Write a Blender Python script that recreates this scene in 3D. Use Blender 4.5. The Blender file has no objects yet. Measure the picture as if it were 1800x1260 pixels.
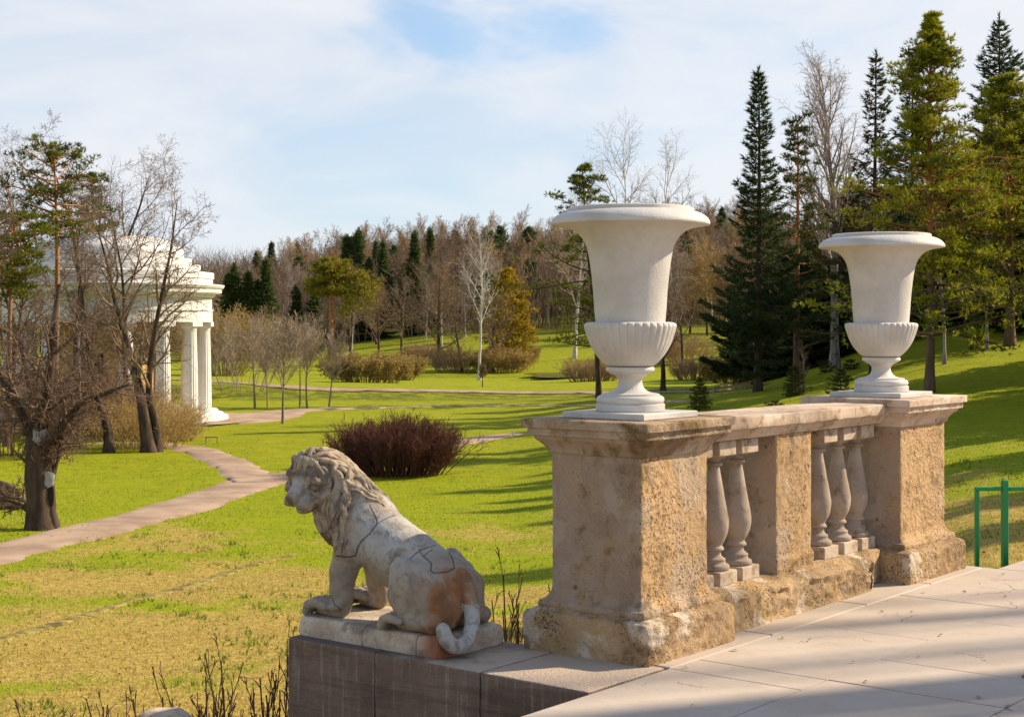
import bpy, math, random
import numpy as np
from mathutils import Vector, Matrix
random.seed(11); rng = np.random.default_rng(11)
SC = bpy.context.scene; COL = SC.collection; rad = math.radians

# ------------------------------------------------------------------ camera, light, exposure
F, U0, HV, EYE = 2700.0, 900.0, 571.0, 1.6          # focal length and horizon in photo pixels
cam_d = bpy.data.cameras.new('camera'); cam = bpy.data.objects.new('camera', cam_d); COL.objects.link(cam)
cam.location = (0, 0, EYE); cam.rotation_euler = (rad(90), 0, 0)
cam_d.sensor_width = 36; cam_d.lens = 54; cam_d.shift_y = -59/1800; cam_d.clip_start = .1; cam_d.clip_end = 6000
SC.camera = cam
SUN_AZ, SUN_EL = math.atan2(.945, .326), rad(34)    # from +Y towards +X
sun_d = bpy.data.lights.new('sun', 'SUN'); sun = bpy.data.objects.new('sun', sun_d); COL.objects.link(sun)
sun_d.energy = 5.0; sun_d.angle = rad(.55); sun_d.color = (1, .83, .59)
S = Vector((math.sin(SUN_AZ)*math.cos(SUN_EL), math.cos(SUN_AZ)*math.cos(SUN_EL), math.sin(SUN_EL)))
sun.rotation_euler = S.to_track_quat('Z', 'Y').to_euler()
SC.view_settings.view_transform = 'Standard'; SC.view_settings.look = 'None'
SC.view_settings.exposure = 0.72; SC.view_settings.gamma = 1
SC.cycles.max_bounces = 6; SC.cycles.diffuse_bounces = 3; SC.cycles.transparent_max_bounces = 4

class NT:
    """tiny node-tree builder"""
    def __init__(s, nt): s.t = nt; nt.nodes.clear()
    def n(s, typ, **kw):
        nd = s.t.nodes.new(typ)
        for k, v in kw.items():
            if k.startswith('i_'):
                key = k[2:]; key = int(key) if key.isdigit() else key.replace('_', ' ')
                s.put(nd.inputs[key], v)
            else: setattr(nd, k, v)
        return nd
    def put(s, sock, v):
        if isinstance(v, bpy.types.NodeSocket): s.t.links.new(v, sock)
        elif isinstance(v, bpy.types.Node): s.t.links.new(v.outputs[0], sock)
        else:
            if isinstance(v, (tuple, list)) and len(v) == 3 and sock.type == 'RGBA': v = (*v, 1)
            sock.default_value = v
    def noise(s, vec, scale, detail=4, rough=.55, dist=0, typ='3D'):
        nd = s.n('ShaderNodeTexNoise', noise_dimensions=typ)
        if vec is not None: s.put(nd.inputs['Vector'], vec)
        nd.inputs['Scale'].default_value = scale; nd.inputs['Detail'].default_value = detail
        nd.inputs['Roughness'].default_value = rough; nd.inputs['Distortion'].default_value = dist
        return nd.outputs[0]
    def vor(s, vec, scale, feature='F1', out=0):
        nd = s.n('ShaderNodeTexVoronoi', feature=feature); s.put(nd.inputs['Vector'], vec); nd.inputs['Scale'].default_value = scale
        return nd.outputs[out]
    def ramp(s, fac, *stops):
        nd = s.n('ShaderNodeValToRGB'); s.put(nd.inputs[0], fac); el = nd.color_ramp.elements
        while len(el) < len(stops): el.new(.5)
        for e, (p, c) in zip(el, stops):
            e.position = p; e.color = (c, c, c, 1) if isinstance(c, (int, float)) else (*c, 1)
        return nd.outputs[0]
    def step(s, v, a, b, lo=0., hi=1.):
        nd = s.n('ShaderNodeMapRange', interpolation_type='SMOOTHSTEP'); s.put(nd.inputs[0], v)
        for i, x in enumerate((a, b, lo, hi)): nd.inputs[i+1].default_value = x
        return nd.outputs[0]
    def mix(s, f, a, b, mode='MIX'):
        nd = s.n('ShaderNodeMix', data_type='RGBA', blend_type=mode); s.put(nd.inputs[0], f); s.put(nd.inputs[6], a); s.put(nd.inputs[7], b)
        return nd.outputs[2]
    def m(s, op, a, b=0., c=None):
        nd = s.n('ShaderNodeMath', operation=op); s.put(nd.inputs[0], a); s.put(nd.inputs[1], b)
        if c is not None: s.put(nd.inputs[2], c)
        return nd.outputs[0]
    def bump(s, h, strength, dist, nrm=None):
        nd = s.n('ShaderNodeBump'); s.put(nd.inputs['Height'], h); nd.inputs['Strength'].default_value = strength; nd.inputs['Distance'].default_value = dist
        if nrm is not None: s.put(nd.inputs['Normal'], nrm)
        return nd.outputs[0]
    def scl(s, vec, x, y, z):
        nd = s.n('ShaderNodeMapping'); s.put(nd.inputs[0], vec); nd.inputs['Scale'].default_value = (x, y, z); return nd.outputs[0]
    def sep(s, vec):
        nd = s.n('ShaderNodeSeparateXYZ'); s.put(nd.inputs[0], vec); return nd.outputs
    def obj(s): return s.n('ShaderNodeTexCoord').outputs['Object']
    def pos(s): return s.n('ShaderNodeNewGeometry').outputs['Position']
    def attr(s, name): return s.n('ShaderNodeAttribute', attribute_name=name)
    def rnd(s): return s.n('ShaderNodeObjectInfo').outputs['Random']
    def out(s, color, rough=.8, nrm=None, spec=.3, trans=None):
        p = s.n('ShaderNodeBsdfPrincipled'); s.put(p.inputs['Base Color'], color); s.put(p.inputs['Roughness'], rough)
        p.inputs['Specular IOR Level'].default_value = spec
        if nrm is not None: s.put(p.inputs['Normal'], nrm)
        sh = p.outputs[0]
        if trans:
            tr = s.n('ShaderNodeBsdfTranslucent'); s.put(tr.inputs[0], color)
            mx = s.n('ShaderNodeMixShader'); mx.inputs[0].default_value = trans; s.put(mx.inputs[1], sh); s.put(mx.inputs[2], tr); sh = mx.outputs[0]
        o = s.n('ShaderNodeOutputMaterial'); s.put(o.inputs[0], sh); return p

MATS = {}
def mat(name):
    def deco(fn):
        m_ = bpy.data.materials.new(name); m_.use_nodes = True; fn(NT(m_.node_tree)); MATS[name] = m_; return fn
    return deco

# ------------------------------------------------------------------ sky: physical sky with high thin cloud
W = bpy.data.worlds.new('World'); SC.world = W; W.use_nodes = True
def build_world():
    t = NT(W.node_tree)
    sky = t.n('ShaderNodeTexSky', sky_type='NISHITA', sun_disc=False, sun_elevation=SUN_EL, sun_rotation=SUN_AZ, air_density=1.0, dust_density=.6, ozone_density=1.6)
    d = t.n('ShaderNodeTexCoord').outputs['Generated']
    x, y, z = t.sep(d)
    zz = t.m('ADD', t.m('MAXIMUM', z, 0.), .16)
    cv = t.n('ShaderNodeCombineXYZ'); t.put(cv.inputs[0], t.m('DIVIDE', x, zz)); t.put(cv.inputs[1], t.m('DIVIDE', y, zz))
    mp = t.n('ShaderNodeMapping'); t.put(mp.inputs[0], d); mp.inputs['Rotation'].default_value = (0, rad(-9), 0); mp.inputs['Scale'].default_value = (1.6, 1., 4.2); mp.inputs['Location'].default_value = (3.1, 0, 1.7)
    big = t.noise(mp.outputs[0], 1.25, 2, .45, .3)
    wisp = t.noise(mp.outputs[0], 3.6, 6, .52, .55)
    f = t.m('ADD', t.m('MULTIPLY', big, .72), t.m('MULTIPLY', wisp, .34))
    # clearer air in a window high up in the middle of the view
    ax_ = t.m('DIVIDE', t.m('SUBTRACT', t.m('DIVIDE', x, y), -.020), .055); az_ = t.m('DIVIDE', t.m('SUBTRACT', t.m('DIVIDE', z, y), .196), .020)
    hole = t.m('ADD', t.m('MULTIPLY', ax_, ax_), t.m('MULTIPLY', az_, az_)); hole = t.m('ADD', hole, t.m('MULTIPLY', t.m('SUBTRACT', wisp, .5), 9.))
    f = t.m('SUBTRACT', f, t.step(hole, 3.6, -2.4, 0., .36))
    c = t.m('MULTIPLY', t.m('MULTIPLY', t.step(f, .34, .58, .52, .98), t.step(hole, -2.6, 4., .55, 1.)), t.step(z, .30, .62, 1., .30))    # thinner overhead
    cloud = t.mix(t.step(wisp, .3, .7), (7.0, 7.6, 8.5), (8.3, 8.5, 8.9))
    sk2 = t.mix(1., sky.outputs[0], (1.0, 1.36, 1.6), 'MULTIPLY')
    col = t.mix(c, sk2, cloud)
    bg = t.n('ShaderNodeBackground'); t.put(bg.inputs[0], col); bg.inputs[1].default_value = .064
    o = t.n('ShaderNodeOutputWorld'); t.put(o.inputs[0], bg.outputs[0])
build_world()

# ------------------------------------------------------------------ numpy noise
_p = rng.permutation(256); _p = np.concatenate([_p, _p, _p]); _g = rng.normal(size=(256, 3)); _g /= np.linalg.norm(_g, axis=1)[:, None]
def pn(P):
    P = np.asarray(P, float); I = np.floor(P).astype(int); f = P-I; I &= 255; w = f*f*f*(f*(f*6-15)+10); r = 0
    for dx in (0, 1):
        for dy in (0, 1):
            for dz in (0, 1):
                h = _p[_p[_p[(I[:, 0]+dx) & 255]+((I[:, 1]+dy) & 255)]+((I[:, 2]+dz) & 255)] & 255
                g = (_g[h]*(f-np.array((dx, dy, dz)))).sum(1)
                r = r+g*(w[:, 0] if dx else 1-w[:, 0])*(w[:, 1] if dy else 1-w[:, 1])*(w[:, 2] if dz else 1-w[:, 2])
    return r*1.5
def fbm(P, o=4, gain=.5):
    P = np.asarray(P, float); r = 0; a = 1
    for k in range(o): r = r+a*pn(P*(2**k)+k*17.3); a *= gain
    return r
def sstep(x, a, b): t = np.clip((x-a)/(b-a), 0, 1); return t*t*(3-2*t)

# ------------------------------------------------------------------ object helpers
def mesh(name, V, faces, m=None, smooth=False, mi=None, attrs=None):
    me = bpy.data.meshes.new(name); V = np.ascontiguousarray(V, np.float32)
    if not isinstance(faces, (list, tuple)): faces = [faces]
    faces = [np.asarray(f, np.int32) for f in faces if len(f)]
    loops = np.concatenate([f.ravel() for f in faces]); tot = np.concatenate([np.full(len(f), f.shape[1], np.int32) for f in faces])
    st = np.concatenate([[0], np.cumsum(tot)[:-1]]).astype(np.int32)
    me.vertices.add(len(V)); me.vertices.foreach_set('co', V.ravel())
    me.loops.add(len(loops)); me.loops.foreach_set('vertex_index', loops)
    me.polygons.add(len(tot)); me.polygons.foreach_set('loop_start', st)
    me.polygons.foreach_set('use_smooth', np.full(len(tot), bool(smooth)))
    if mi is not None: me.polygons.foreach_set('material_index', np.asarray(mi, np.int32))
    for mm in (m if isinstance(m, (list, tuple)) else [m]):
        if mm: me.materials.append(MATS[mm])
    me.update(calc_edges=True)
    for k, a in (attrs or {}).items():
        at = me.attributes.new(k, 'FLOAT', 'POINT'); at.data.foreach_set('value', np.ascontiguousarray(a, np.float32))
    return me
def link(name, data, parent=None, loc=None, rz=None):
    o = bpy.data.objects.new(name, data); COL.objects.link(o)
    if parent is not None: o.parent = parent
    if loc is not None: o.location = loc
    if rz is not None: o.rotation_euler = (0, 0, rz)
    return o
def tag(o, label=None, cat=None, group=None, kind=None):
    for k, v in (('label', label), ('category', cat), ('group', group), ('kind', kind)):
        if v: o[k] = v
    return o
def thing(name, label, cat, loc=(0, 0, 0), rz=0, group=None): return tag(link(name, None, None, loc, rz), label, cat, group)
def dup(root, loc, rz=0, scale=1., label=None, group=None):
    r = root.copy(); COL.objects.link(r); r.location = loc; r.rotation_euler = (0, 0, rz)
    r.scale = (scale,)*3 if isinstance(scale, (int, float)) else scale
    if label: r['label'] = label
    if group: r['group'] = group
    for ch in list(root.children):
        c = ch.copy(); COL.objects.link(c); c.parent = r
        for g in ch.children:
            d = g.copy(); COL.objects.link(d); d.parent = c
    return r

class Geo:
    """collects quads/tris into one mesh"""
    def __init__(s): s.V = []; s.F = {}; s.n = 0
    def add(s, V, F):
        V = np.asarray(V, float); F = np.asarray(F, int); s.V.append(V); s.F.setdefault(F.shape[1], []).append(F+s.n); s.n += len(V)
    def grid(s, P, wrap=False, flip=False):            # P (rows, cols, 3)
        r, c = P.shape[:2]; i = np.arange(r-1)[:, None]*c; j = np.arange(c if wrap else c-1)[None]; k = (j+1) % c
        q = np.stack([i+j, i+k, i+c+k, i+c+j], -1).reshape(-1, 4)
        s.add(P.reshape(-1, 3), q[:, ::-1] if flip else q)
    def box(s, lo, hi, bev=0.):
        lo = np.array(lo, float); hi = np.array(hi, float); b = min(bev, (hi-lo).min()*.45) if bev else 0
        if not b:
            V = np.array([(x, y, z) for z in (lo[2], hi[2]) for y in (lo[1], hi[1]) for x in (lo[0], hi[0])])
            s.add(V, [(0, 2, 3, 1), (4, 5, 7, 6), (0, 1, 5, 4), (2, 6, 7, 3), (0, 4, 6, 2), (1, 3, 7, 5)]); return
        zs = (lo[2], lo[2]+b, hi[2]-b, hi[2]); rows = []
        for z, e in zip(zs, (b, 0, 0, b)):
            x0, y0, x1, y1 = lo[0]+e, lo[1]+e, hi[0]-e, hi[1]-e; c = b*.6
            rows.append([(x0+c, y0, z), (x1-c, y0, z), (x1, y0+c, z), (x1, y1-c, z), (x1-c, y1, z), (x0+c, y1, z), (x0, y1-c, z), (x0, y0+c, z)])
        P = np.array(rows); s.grid(P, True); n0 = s.n-32
        s.F.setdefault(8, []).append(np.array([[n0+k for k in range(7, -1, -1)], [n0+24+k for k in range(8)]]))
    def lathe(s, prof, c=(0, 0), n=48, ang0=0.):        # prof [(r,z)]
        a = np.arange(n)/n*2*math.pi+ang0; pr = np.array(prof, float)
        P = np.stack([c[0]+pr[:, :1]*np.cos(a), c[1]+pr[:, :1]*np.sin(a), np.repeat(pr[:, 1:2], n, 1)], -1); s.grid(P, True)
    def tube(s, pts, r, n=8, cap=True):
        P = np.array(pts, float); r = np.broadcast_to(np.asarray(r, float), (len(P),)); T = np.gradient(P, axis=0); T /= np.linalg.norm(T, axis=1)[:, None]+1e-9
        ref = np.array((0, 0, 1.)) if abs(T[:, 2]).mean() < .8 else np.array((1., 0, 0)); U = np.cross(T, ref); U /= np.linalg.norm(U, axis=1)[:, None]; Wv = np.cross(T, U)
        a = np.arange(n)/n*2*math.pi
        s.grid(P[:, None]+r[:, None, None]*(U[:, None]*np.cos(a)[None, :, None]+Wv[:, None]*np.sin(a)[None, :, None]), True)
        if cap:
            n0 = s.n-len(P)*n; s.F.setdefault(n, []).append(np.array([[n0+k for k in range(n-1, -1, -1)], [s.n-n+k for k in range(n)]]))
    def verts(s): return np.concatenate(s.V)
    def faces(s): return [np.concatenate(f) for f in s.F.values()]
    def obj(s, name, m, parent=None, smooth=False, **kw): return link(name, mesh(name, s.verts(), s.faces(), m, smooth, **kw), parent)
def auto_smooth(o, deg=35):
    me = o.data; me.polygons.foreach_set('use_smooth', np.ones(len(me.polygons), bool)); me.set_sharp_from_angle(angle=rad(deg))
    return o

def cr(prof, n):
    """smooth resample of a profile (Catmull-Rom)"""
    P = np.array(prof, float); P = np.vstack([2*P[0]-P[1], P, 2*P[-1]-P[-2]]); out = []
    for i in range(1, len(P)-2):
        for t in np.arange(n)/n:
            a, b, c, d = P[i-1:i+3]; out.append(.5*(2*b+(c-a)*t+(2*a-5*b+4*c-d)*t*t+(3*b-a-3*c+d)*t**3))
    return np.array(out+[P[-2]])

# ------------------------------------------------------------------ terrain
PROF = {-900: [(6, -1.5), (10, -1.65), (13.5, -1.8), (20, -2.3), (28, -2.6), (40, -2.7), (53, -2.7), (72, -2.8), (95, -2.8), (150, -2.8), (200, -3), (260, 0), (330, 8), (420, 16), (600, 25), (1500, 30)],
        60: [(6, -1.5), (10, -1.65), (13.5, -1.8), (20, -2.3), (28, -2.66), (32.5, -2.72), (40, -2.92), (53, -2.95), (72, -3.05), (95, -3.05), (150, -3.5), (200, -3.8), (260, -1.8), (330, 3), (420, 9), (600, 18), (1500, 30)],
        480: [(6, -1.5), (10, -1.65), (13.5, -1.8), (20, -2.3), (28, -2.66), (40, -2.92), (53, -2.95), (72, -3.05), (95, -3.05), (150, -3.8), (200, -4.2), (260, -2), (330, 3), (420, 10), (600, 20), (1500, 30)],
        880: [(6, -1.5), (10, -1.65), (13.5, -1.8), (20, -2.25), (28, -2.6), (40, -2.85), (53, -2.9), (72, -3.05), (95, -3.1), (120, -3.3), (150, -4.0), (175, -4.1), (200, -2.8), (230, .2), (260, 2), (330, 8), (420, 17), (600, 25), (1500, 32)],
        1250: [(6, -1.4), (10, -1.5), (14, -1.7), (20, -2.0), (28, -2.2), (40, -2.35), (60, -2.1), (75, -1.8), (95, -2.5), (120, -3), (150, -3.1), (200, -1.5), (260, 3), (330, 10), (420, 18), (600, 25), (1500, 32)],
        1750: [(6, -.6), (10, -.6), (14, -.62), (20, -.78), (28, -.95), (40, -1.15), (50, -1.0), (60, -.3), (75, .75), (90, 2.3), (120, 5.5), (200, 12), (330, 18), (600, 25), (1500, 32)],
        2500: [(6, -.5), (10, -.35), (14, -.25), (20, 0), (28, .3), (40, .9), (60, 2.4), (75, 3.8), (90, 5.2), (120, 8), (200, 14), (330, 19), (600, 25), (1500, 32)]}
_u = np.array(sorted(PROF)); _ly = np.log(np.geomspace(5, 2500, 260))
_Z = np.array([np.interp(_ly, np.log([p[0] for p in PROF[u]]), [p[1] for p in PROF[u]]) for u in _u])
for _k in range(5): _Z[:, 1:-1] = .25*_Z[:, :-2]+.5*_Z[:, 1:-1]+.25*_Z[:, 2:]
def ground(x, y, detail=True):
    x = np.atleast_1d(np.asarray(x, float)); y = np.atleast_1d(np.asarray(y, float)); yy = np.maximum(y, np.maximum(.35*abs(x), 5.2))
    u = np.clip(U0+F*x/yy, _u[0], _u[-1]-1e-6); k = np.clip(np.searchsorted(_u, u, side='right')-1, 0, len(_u)-2)
    t = (u-_u[k])/(_u[k+1]-_u[k]); t = t*t*(3-2*t)*.5+t*.5
    g = (np.log(yy)-_ly[0])/(_ly[1]-_ly[0]); g = np.clip(g, 0, len(_ly)-2.001); j = g.astype(int); h = g-j
    a = _Z[k, j]*(1-h)+_Z[k, j+1]*h; b = _Z[k+1, j]*(1-h)+_Z[k+1, j+1]*h; z = a*(1-t)+b*t
    # river dyke across the meadow: steeper on the left, fading out to the right
    amp = np.interp(u, [-400, 380, 700, 950, 1250], [.85, .82, .45, .22, .0])
    z = z+amp*sstep(y, 96, 104)*(1-.6*sstep(y, 112, 150))
    if detail: z = z+.05*pn(np.stack([x*.35, y*.35, 0*x], -1))*sstep(np.hypot(x, y), 8, 30)+.5*pn(np.stack([x*.02, y*.02, 0*x+3], -1))*sstep(y, 150, 260)
    return z
def gz(x, y): return float(ground(x, y)[0])
_ys = np.geomspace(9, 600, 4000)
def hit(u, v):
    """point of the ground seen at photo pixel (u, v)"""
    x = (u-U0)/F*_ys; zr = EYE-(v-HV)/F*_ys; d = ground(x, _ys)-zr; k = np.nonzero(d >= 0)[0]
    k = k[0] if len(k) else len(_ys)-1
    return float(x[k]), float(_ys[k]), float(ground(x[k], _ys[k])[0])
def at(u, y): x = (u-U0)/F*y; return (x, y, gz(x, y))
# ------------------------------------------------------------------ materials of ground and stone
@mat('lawn')
def _(t):
    P = t.pos(); x, y, z = t.sep(P); ln = t.n('ShaderNodeVectorMath', operation='LENGTH'); t.put(ln.inputs[0], P); d = ln.outputs['Value']
    n1 = t.step(t.noise(P, .21, 4, .6, .4), .18, .82); n2 = t.noise(P, 1.1, 5, .65, .3); n3 = t.noise(P, 7, 4, .7); n4 = t.noise(P, 38, 3, .7)
    green = t.mix(t.step(n2, .35, .65), (.14, .19, .004), (.26, .265, .005))
    green = t.mix(t.step(n3, .35, .7), green, (.30, .31, .010))
    far = t.step(d, 26, 60); green = t.mix(far, t.mix(.6, green, (.25, .31, .004)), green)
    straw = t.mix(t.step(n3, .3, .7), (.34, .235, .055), (.55, .405, .105))
    straw = t.mix(t.step(n4, .45, .75), straw, (.17, .115, .035))
    s = t.m('ADD', t.m('MULTIPLY', n1, .75), t.m('MULTIPLY', n2, .55))
    s = t.m('ADD', s, t.m('MULTIPLY', n3, .28)); s = t.m('SUBTRACT', s, t.step(d, 12, 44, .03, .64))
    s = t.m('ADD', s, .02)
    k = t.step(s, .40, .66)
    col = t.mix(k, green, straw)
    mud = t.step(t.noise(P, .5, 6, .7, .8), .68, .76, 0, .5)
    col = t.mix(mud, col, (.10, .075, .03))
    # dark tufty bank of the dyke and rough hill beyond it
    bank = t.m('MULTIPLY', t.step(y, 93.5, 96.5), t.step(y, 106, 101)); rough = t.step(t.noise(P, .9, 5, .75), .38, .6)
    col = t.mix(t.m('MULTIPLY', t.m('MULTIPLY', bank, rough), .8), col, (.075, .085, .012))
    hill = t.step(y, 185, 260); col = t.mix(t.m('MULTIPLY', hill, .75), col, t.mix(t.step(t.noise(P, .03, 4), .42, .58), (.05, .037, .022), (.12, .13, .012)))
    h = t.m('ADD', t.m('MULTIPLY', n3, .6), t.m('MULTIPLY', n4, .4))
    t.out(col, .95, t.bump(h, .9, .09), .1)
@mat('mud')
def _(t): P = t.pos(); n = t.noise(P, 5, 5, .7); t.out(t.mix(t.step(n, .35, .6), (.10, .075, .032), (.30, .24, .07)), .95, t.bump(n, .8, .05), .1)
@mat('gravel')
def _(t):
    P = t.pos(); n = t.noise(P, .7, 5, .6); g = t.noise(P, 30, 3, .7)
    c = t.mix(t.step(n, .35, .65), (.27, .185, .135), (.41, .30, .22)); c = t.mix(t.step(t.noise(P, 3., 5, .7), .55, .72, 0, .45), c, (.20, .16, .07)); c = t.mix(t.step(g, .5, .8, 0, .5), c, (.27, .18, .12))
    t.out(c, .95, t.bump(g, .4, .02), .15)
def stone(name, base, dark, light, moss, pit=1., mossy=.35, sc=1., rust=(.40, .22, .08), patch=.5, pit_shade=1., smooth_side=True):
    @mat(name)
    def _(t):
        tc = t.n('ShaderNodeTexCoord'); P = tc.outputs['Object']; ny = t.sep(tc.outputs['Normal'])[1]
        side = t.step(ny, -.25, -.7, .22 if smooth_side else 1., 1.)          # the sunward side is the rough one
        n1 = t.noise(P, 2.6*sc, 5, .6, .3); n2 = t.noise(P, 10*sc, 6, .68, .2); n3 = t.noise(P, 75*sc, 4, .62); vz = t.vor(P, 62*sc); n4 = t.noise(P, 120*sc, 3, .7)
        streak = t.noise(t.scl(P, 14, 14, 1.3), 1., 4, .6)
        c = t.mix(t.step(n1, .36, .64), base, dark)
        c = t.mix(t.step(n2, .46, .72, 0, .6), c, rust)
        c = t.mix(t.step(streak, .55, .78, 0, .3), c, tuple(k*.6 for k in dark))
        if smooth_side and pit > .9: c = t.mix(t.m('MULTIPLY', t.step(ny, -.25, -.7), .55), c, t.mix(n2, (.62, .385, .16), (.50, .305, .125)))  # golden sunlight on the sunward face painted into its colour
        pl = t.m('MULTIPLY', t.step(t.m('ADD', t.noise(P, 3.4*sc, 3, .5, .15), t.m('MULTIPLY', n2, .25)), .66, .74), patch)
        c = t.mix(pl, c, light)
        mo = t.m('MULTIPLY', t.step(t.noise(P, 6*sc, 6, .75, .3), .50, .66), mossy); c = t.mix(mo, c, moss)
        c = t.mix(t.m('MULTIPLY', t.step(n4, .5, .75), .35), c, tuple(k*1.25 for k in light))
        open_ = t.m('SUBTRACT', 1., t.m('MULTIPLY', pl, .8)); zone = t.step(t.noise(P, 4.5*sc, 4, .6), .44, .60, .03, 1.); hol = t.m('MULTIPLY', t.m('MULTIPLY', t.m('MULTIPLY', t.m('MULTIPLY', t.step(vz, .55, .2), t.step(n3, .47, .60)), side), open_), zone)
        c = t.mix(t.m('MULTIPLY', hol, .5*pit_shade), c, tuple(k*.5 for k in dark))  # pits and holes also darkened: their inner shade painted into the colour
        big = t.m('MULTIPLY', t.step(t.vor(P, 9*sc), .17, .05), t.step(n2, .5, .62)); c = t.mix(t.m('MULTIPLY', big, .55*pit_shade), c, (.05, .035, .022))
        c = t.mix(t.step(t.m('ADD', n2, t.m('MULTIPLY', n1, .5)), .76, .95, 0, .55), c, (.045, .034, .022))
        h = t.m('SUBTRACT', t.m('ADD', t.m('MULTIPLY', n2, .8), t.m('MULTIPLY', n4, .18)), t.m('MULTIPLY', hol, .75)); h = t.m('SUBTRACT', t.m('ADD', h, t.m('MULTIPLY', pl, .12)), t.m('MULTIPLY', big, .5))
        t.out(c, .9, t.bump(h, min(1., .9*pit), .03*pit), .15)
stone('tufa', (.38, .285, .215), (.30, .212, .15), (.47, .38, .305), (.50, .33, .10), 1.1, .26, 1., (.52, .34, .17), pit_shade=1.2)
stone('tufa_base', (.46, .32, .185), (.30, .195, .108), (.64, .53, .42), (.42, .28, .06), 1.2, .40, 1.1, (.48, .28, .10), patch=.9, smooth_side=False)
stone('coping_stone', (.55, .435, .345), (.43, .315, .23), (.62, .53, .45), (.10, .085, .015), .35, .30, 1., (.48, .31, .18), pit_shade=.6)
stone('cap_stone', (.40, .30, .21), (.19, .125, .072), (.52, .42, .33), (.13, .095, .014), .8, .95, 1., (.34, .19, .07))
stone('baluster_stone', (.335, .275, .23), (.25, .20, .165), (.43, .35, .285), (.40, .25, .05), .32, .18, 1.3, (.34, .20, .08), pit_shade=.7)
stone('block_stone', (.50, .42, .34), (.38, .29, .22), (.62, .54, .45), (.2, .15, .05), .4, .2, 1.3, pit_shade=.6)
@mat('paving')
def _(t):
    P = t.obj(); n1 = t.noise(P, 1.1, 5, .6, .4); n2 = t.noise(P, 7, 6, .7); n3 = t.noise(P, 55, 4, .7)
    c = t.mix(t.step(n1, .3, .7), (.43, .36, .305), (.50, .43, .37)); c = t.mix(t.step(n2, .5, .75, 0, .5), c, (.38, .295, .225)); isl = t.n('ShaderNodeNewGeometry').outputs['Random Per Island']; c = t.mix(t.m('MULTIPLY', isl, .30), c, (.40, .305, .24)); c = t.mix(t.step(t.noise(P, .55, 5, .6, .6), .55, .72, 0, .35), c, (.33, .27, .215))
    sc = t.vor(t.scl(P, 1, 1, 1), .9, 'DISTANCE_TO_EDGE'); w = t.n('ShaderNodeVectorMath', operation='ADD')
    t.put(w.inputs[0], P); nn = t.n('ShaderNodeTexNoise'); t.put(nn.inputs['Vector'], P); nn.inputs['Scale'].default_value = 2.2; nn.inputs['Detail'].default_value = 6
    t.put(w.inputs[1], nn.outputs['Color']); cr_ = t.vor(w.outputs[0], .75, 'DISTANCE_TO_EDGE')
    crack = t.m('MULTIPLY', t.step(cr_, .006, .002), t.step(t.noise(P, 1.7, 2), .53, .6))
    c = t.mix(t.m('MULTIPLY', crack, .75), c, (.12, .085, .06))
    pit = t.step(t.m('MULTIPLY', t.vor(t.scl(P, 1, 3.2, 1), 34), 1.), .16, .08); pit = t.m('MULTIPLY', pit, t.step(t.noise(P, 3.1, 3), .5, .62))
    c = t.mix(t.m('MULTIPLY', pit, .6), c, (.22, .13, .08))
    h = t.m('SUBTRACT', t.m('ADD', t.m('MULTIPLY', n3, .2), n2), t.m('MULTIPLY', t.m('ADD', crack, pit), .8))
    t.out(c, .75, t.bump(h, .3, .012), .25)
@mat('joint')
def _(t): t.out((.07, .052, .038), .95)
@mat('dark_stone')
def _(t):
    P = t.obj(); n1 = t.noise(P, 2.2, 5, .62, .4); st = t.noise(t.scl(P, 30, 30, 2.0), 1., 5, .7); lay = t.noise(t.scl(P, 1.2, 1.2, 13), 1., 4, .6, .4); n3 = t.noise(P, 60, 4, .75)
    c = t.mix(t.step(n1, .3, .7), (.165, .112, .085), (.25, .178, .138)); c = t.mix(t.step(st, .5, .72, 0, .8), c, (.40, .33, .285)); c = t.mix(t.step(lay, .5, .68, 0, .5), c, (.085, .06, .048))
    c = t.mix(t.step(n3, .5, .8, 0, .6), c, (.06, .045, .04))
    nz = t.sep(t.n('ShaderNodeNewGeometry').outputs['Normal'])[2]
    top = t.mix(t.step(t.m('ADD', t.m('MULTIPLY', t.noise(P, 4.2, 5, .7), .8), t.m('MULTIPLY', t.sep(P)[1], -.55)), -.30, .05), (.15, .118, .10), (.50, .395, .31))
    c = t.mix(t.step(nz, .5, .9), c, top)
    h = t.m('ADD', t.m('MULTIPLY', st, .6), t.m('ADD', t.m('MULTIPLY', lay, 1.3), t.m('MULTIPLY', n3, .5)))
    t.out(c, .85, t.bump(h, .8, .02), .2)
@mat('white_plaster')
def _(t):
    P = t.obj(); n1 = t.noise(P, 5, 5, .6); n2 = t.noise(P, 90, 4, .7); st = t.noise(t.scl(P, 16, 16, 1.5), 1., 5, .65)
    c = t.mix(t.step(n1, .35, .7), (.57, .548, .525), (.485, .455, .43)); c = t.mix(t.step(t.noise(P, 2.2, 5, .65, .4), .54, .70, 0, .40), c, (.40, .345, .29)); c = t.mix(t.step(t.noise(P, 26, 4, .7), .63, .72, 0, .4), c, (.34, .29, .24)); c = t.mix(t.step(st, .6, .8, 0, .35), c, (.44, .38, .32)); c = t.mix(t.step(n2, .66, .74, 0, .35), c, (.48, .42, .36))
    t.out(c, .6, t.bump(t.m('ADD', n2, t.m('MULTIPLY', n1, 2)), .3, .012), .3)
@mat('green_paint')
def _(t):
    n = t.noise(t.obj(), 30, 4); t.out(t.mix(t.step(n, .62, .75), (.0, .21, .06), (.03, .13, .05)), .35, None, .5)
@mat('water')
def _(t):
    P = t.pos(); p = t.out((.05, .04, .018), .12, t.bump(t.noise(t.scl(P, 1, 2.5, 1), 1.5, 4), .12, .05), .5)

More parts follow.
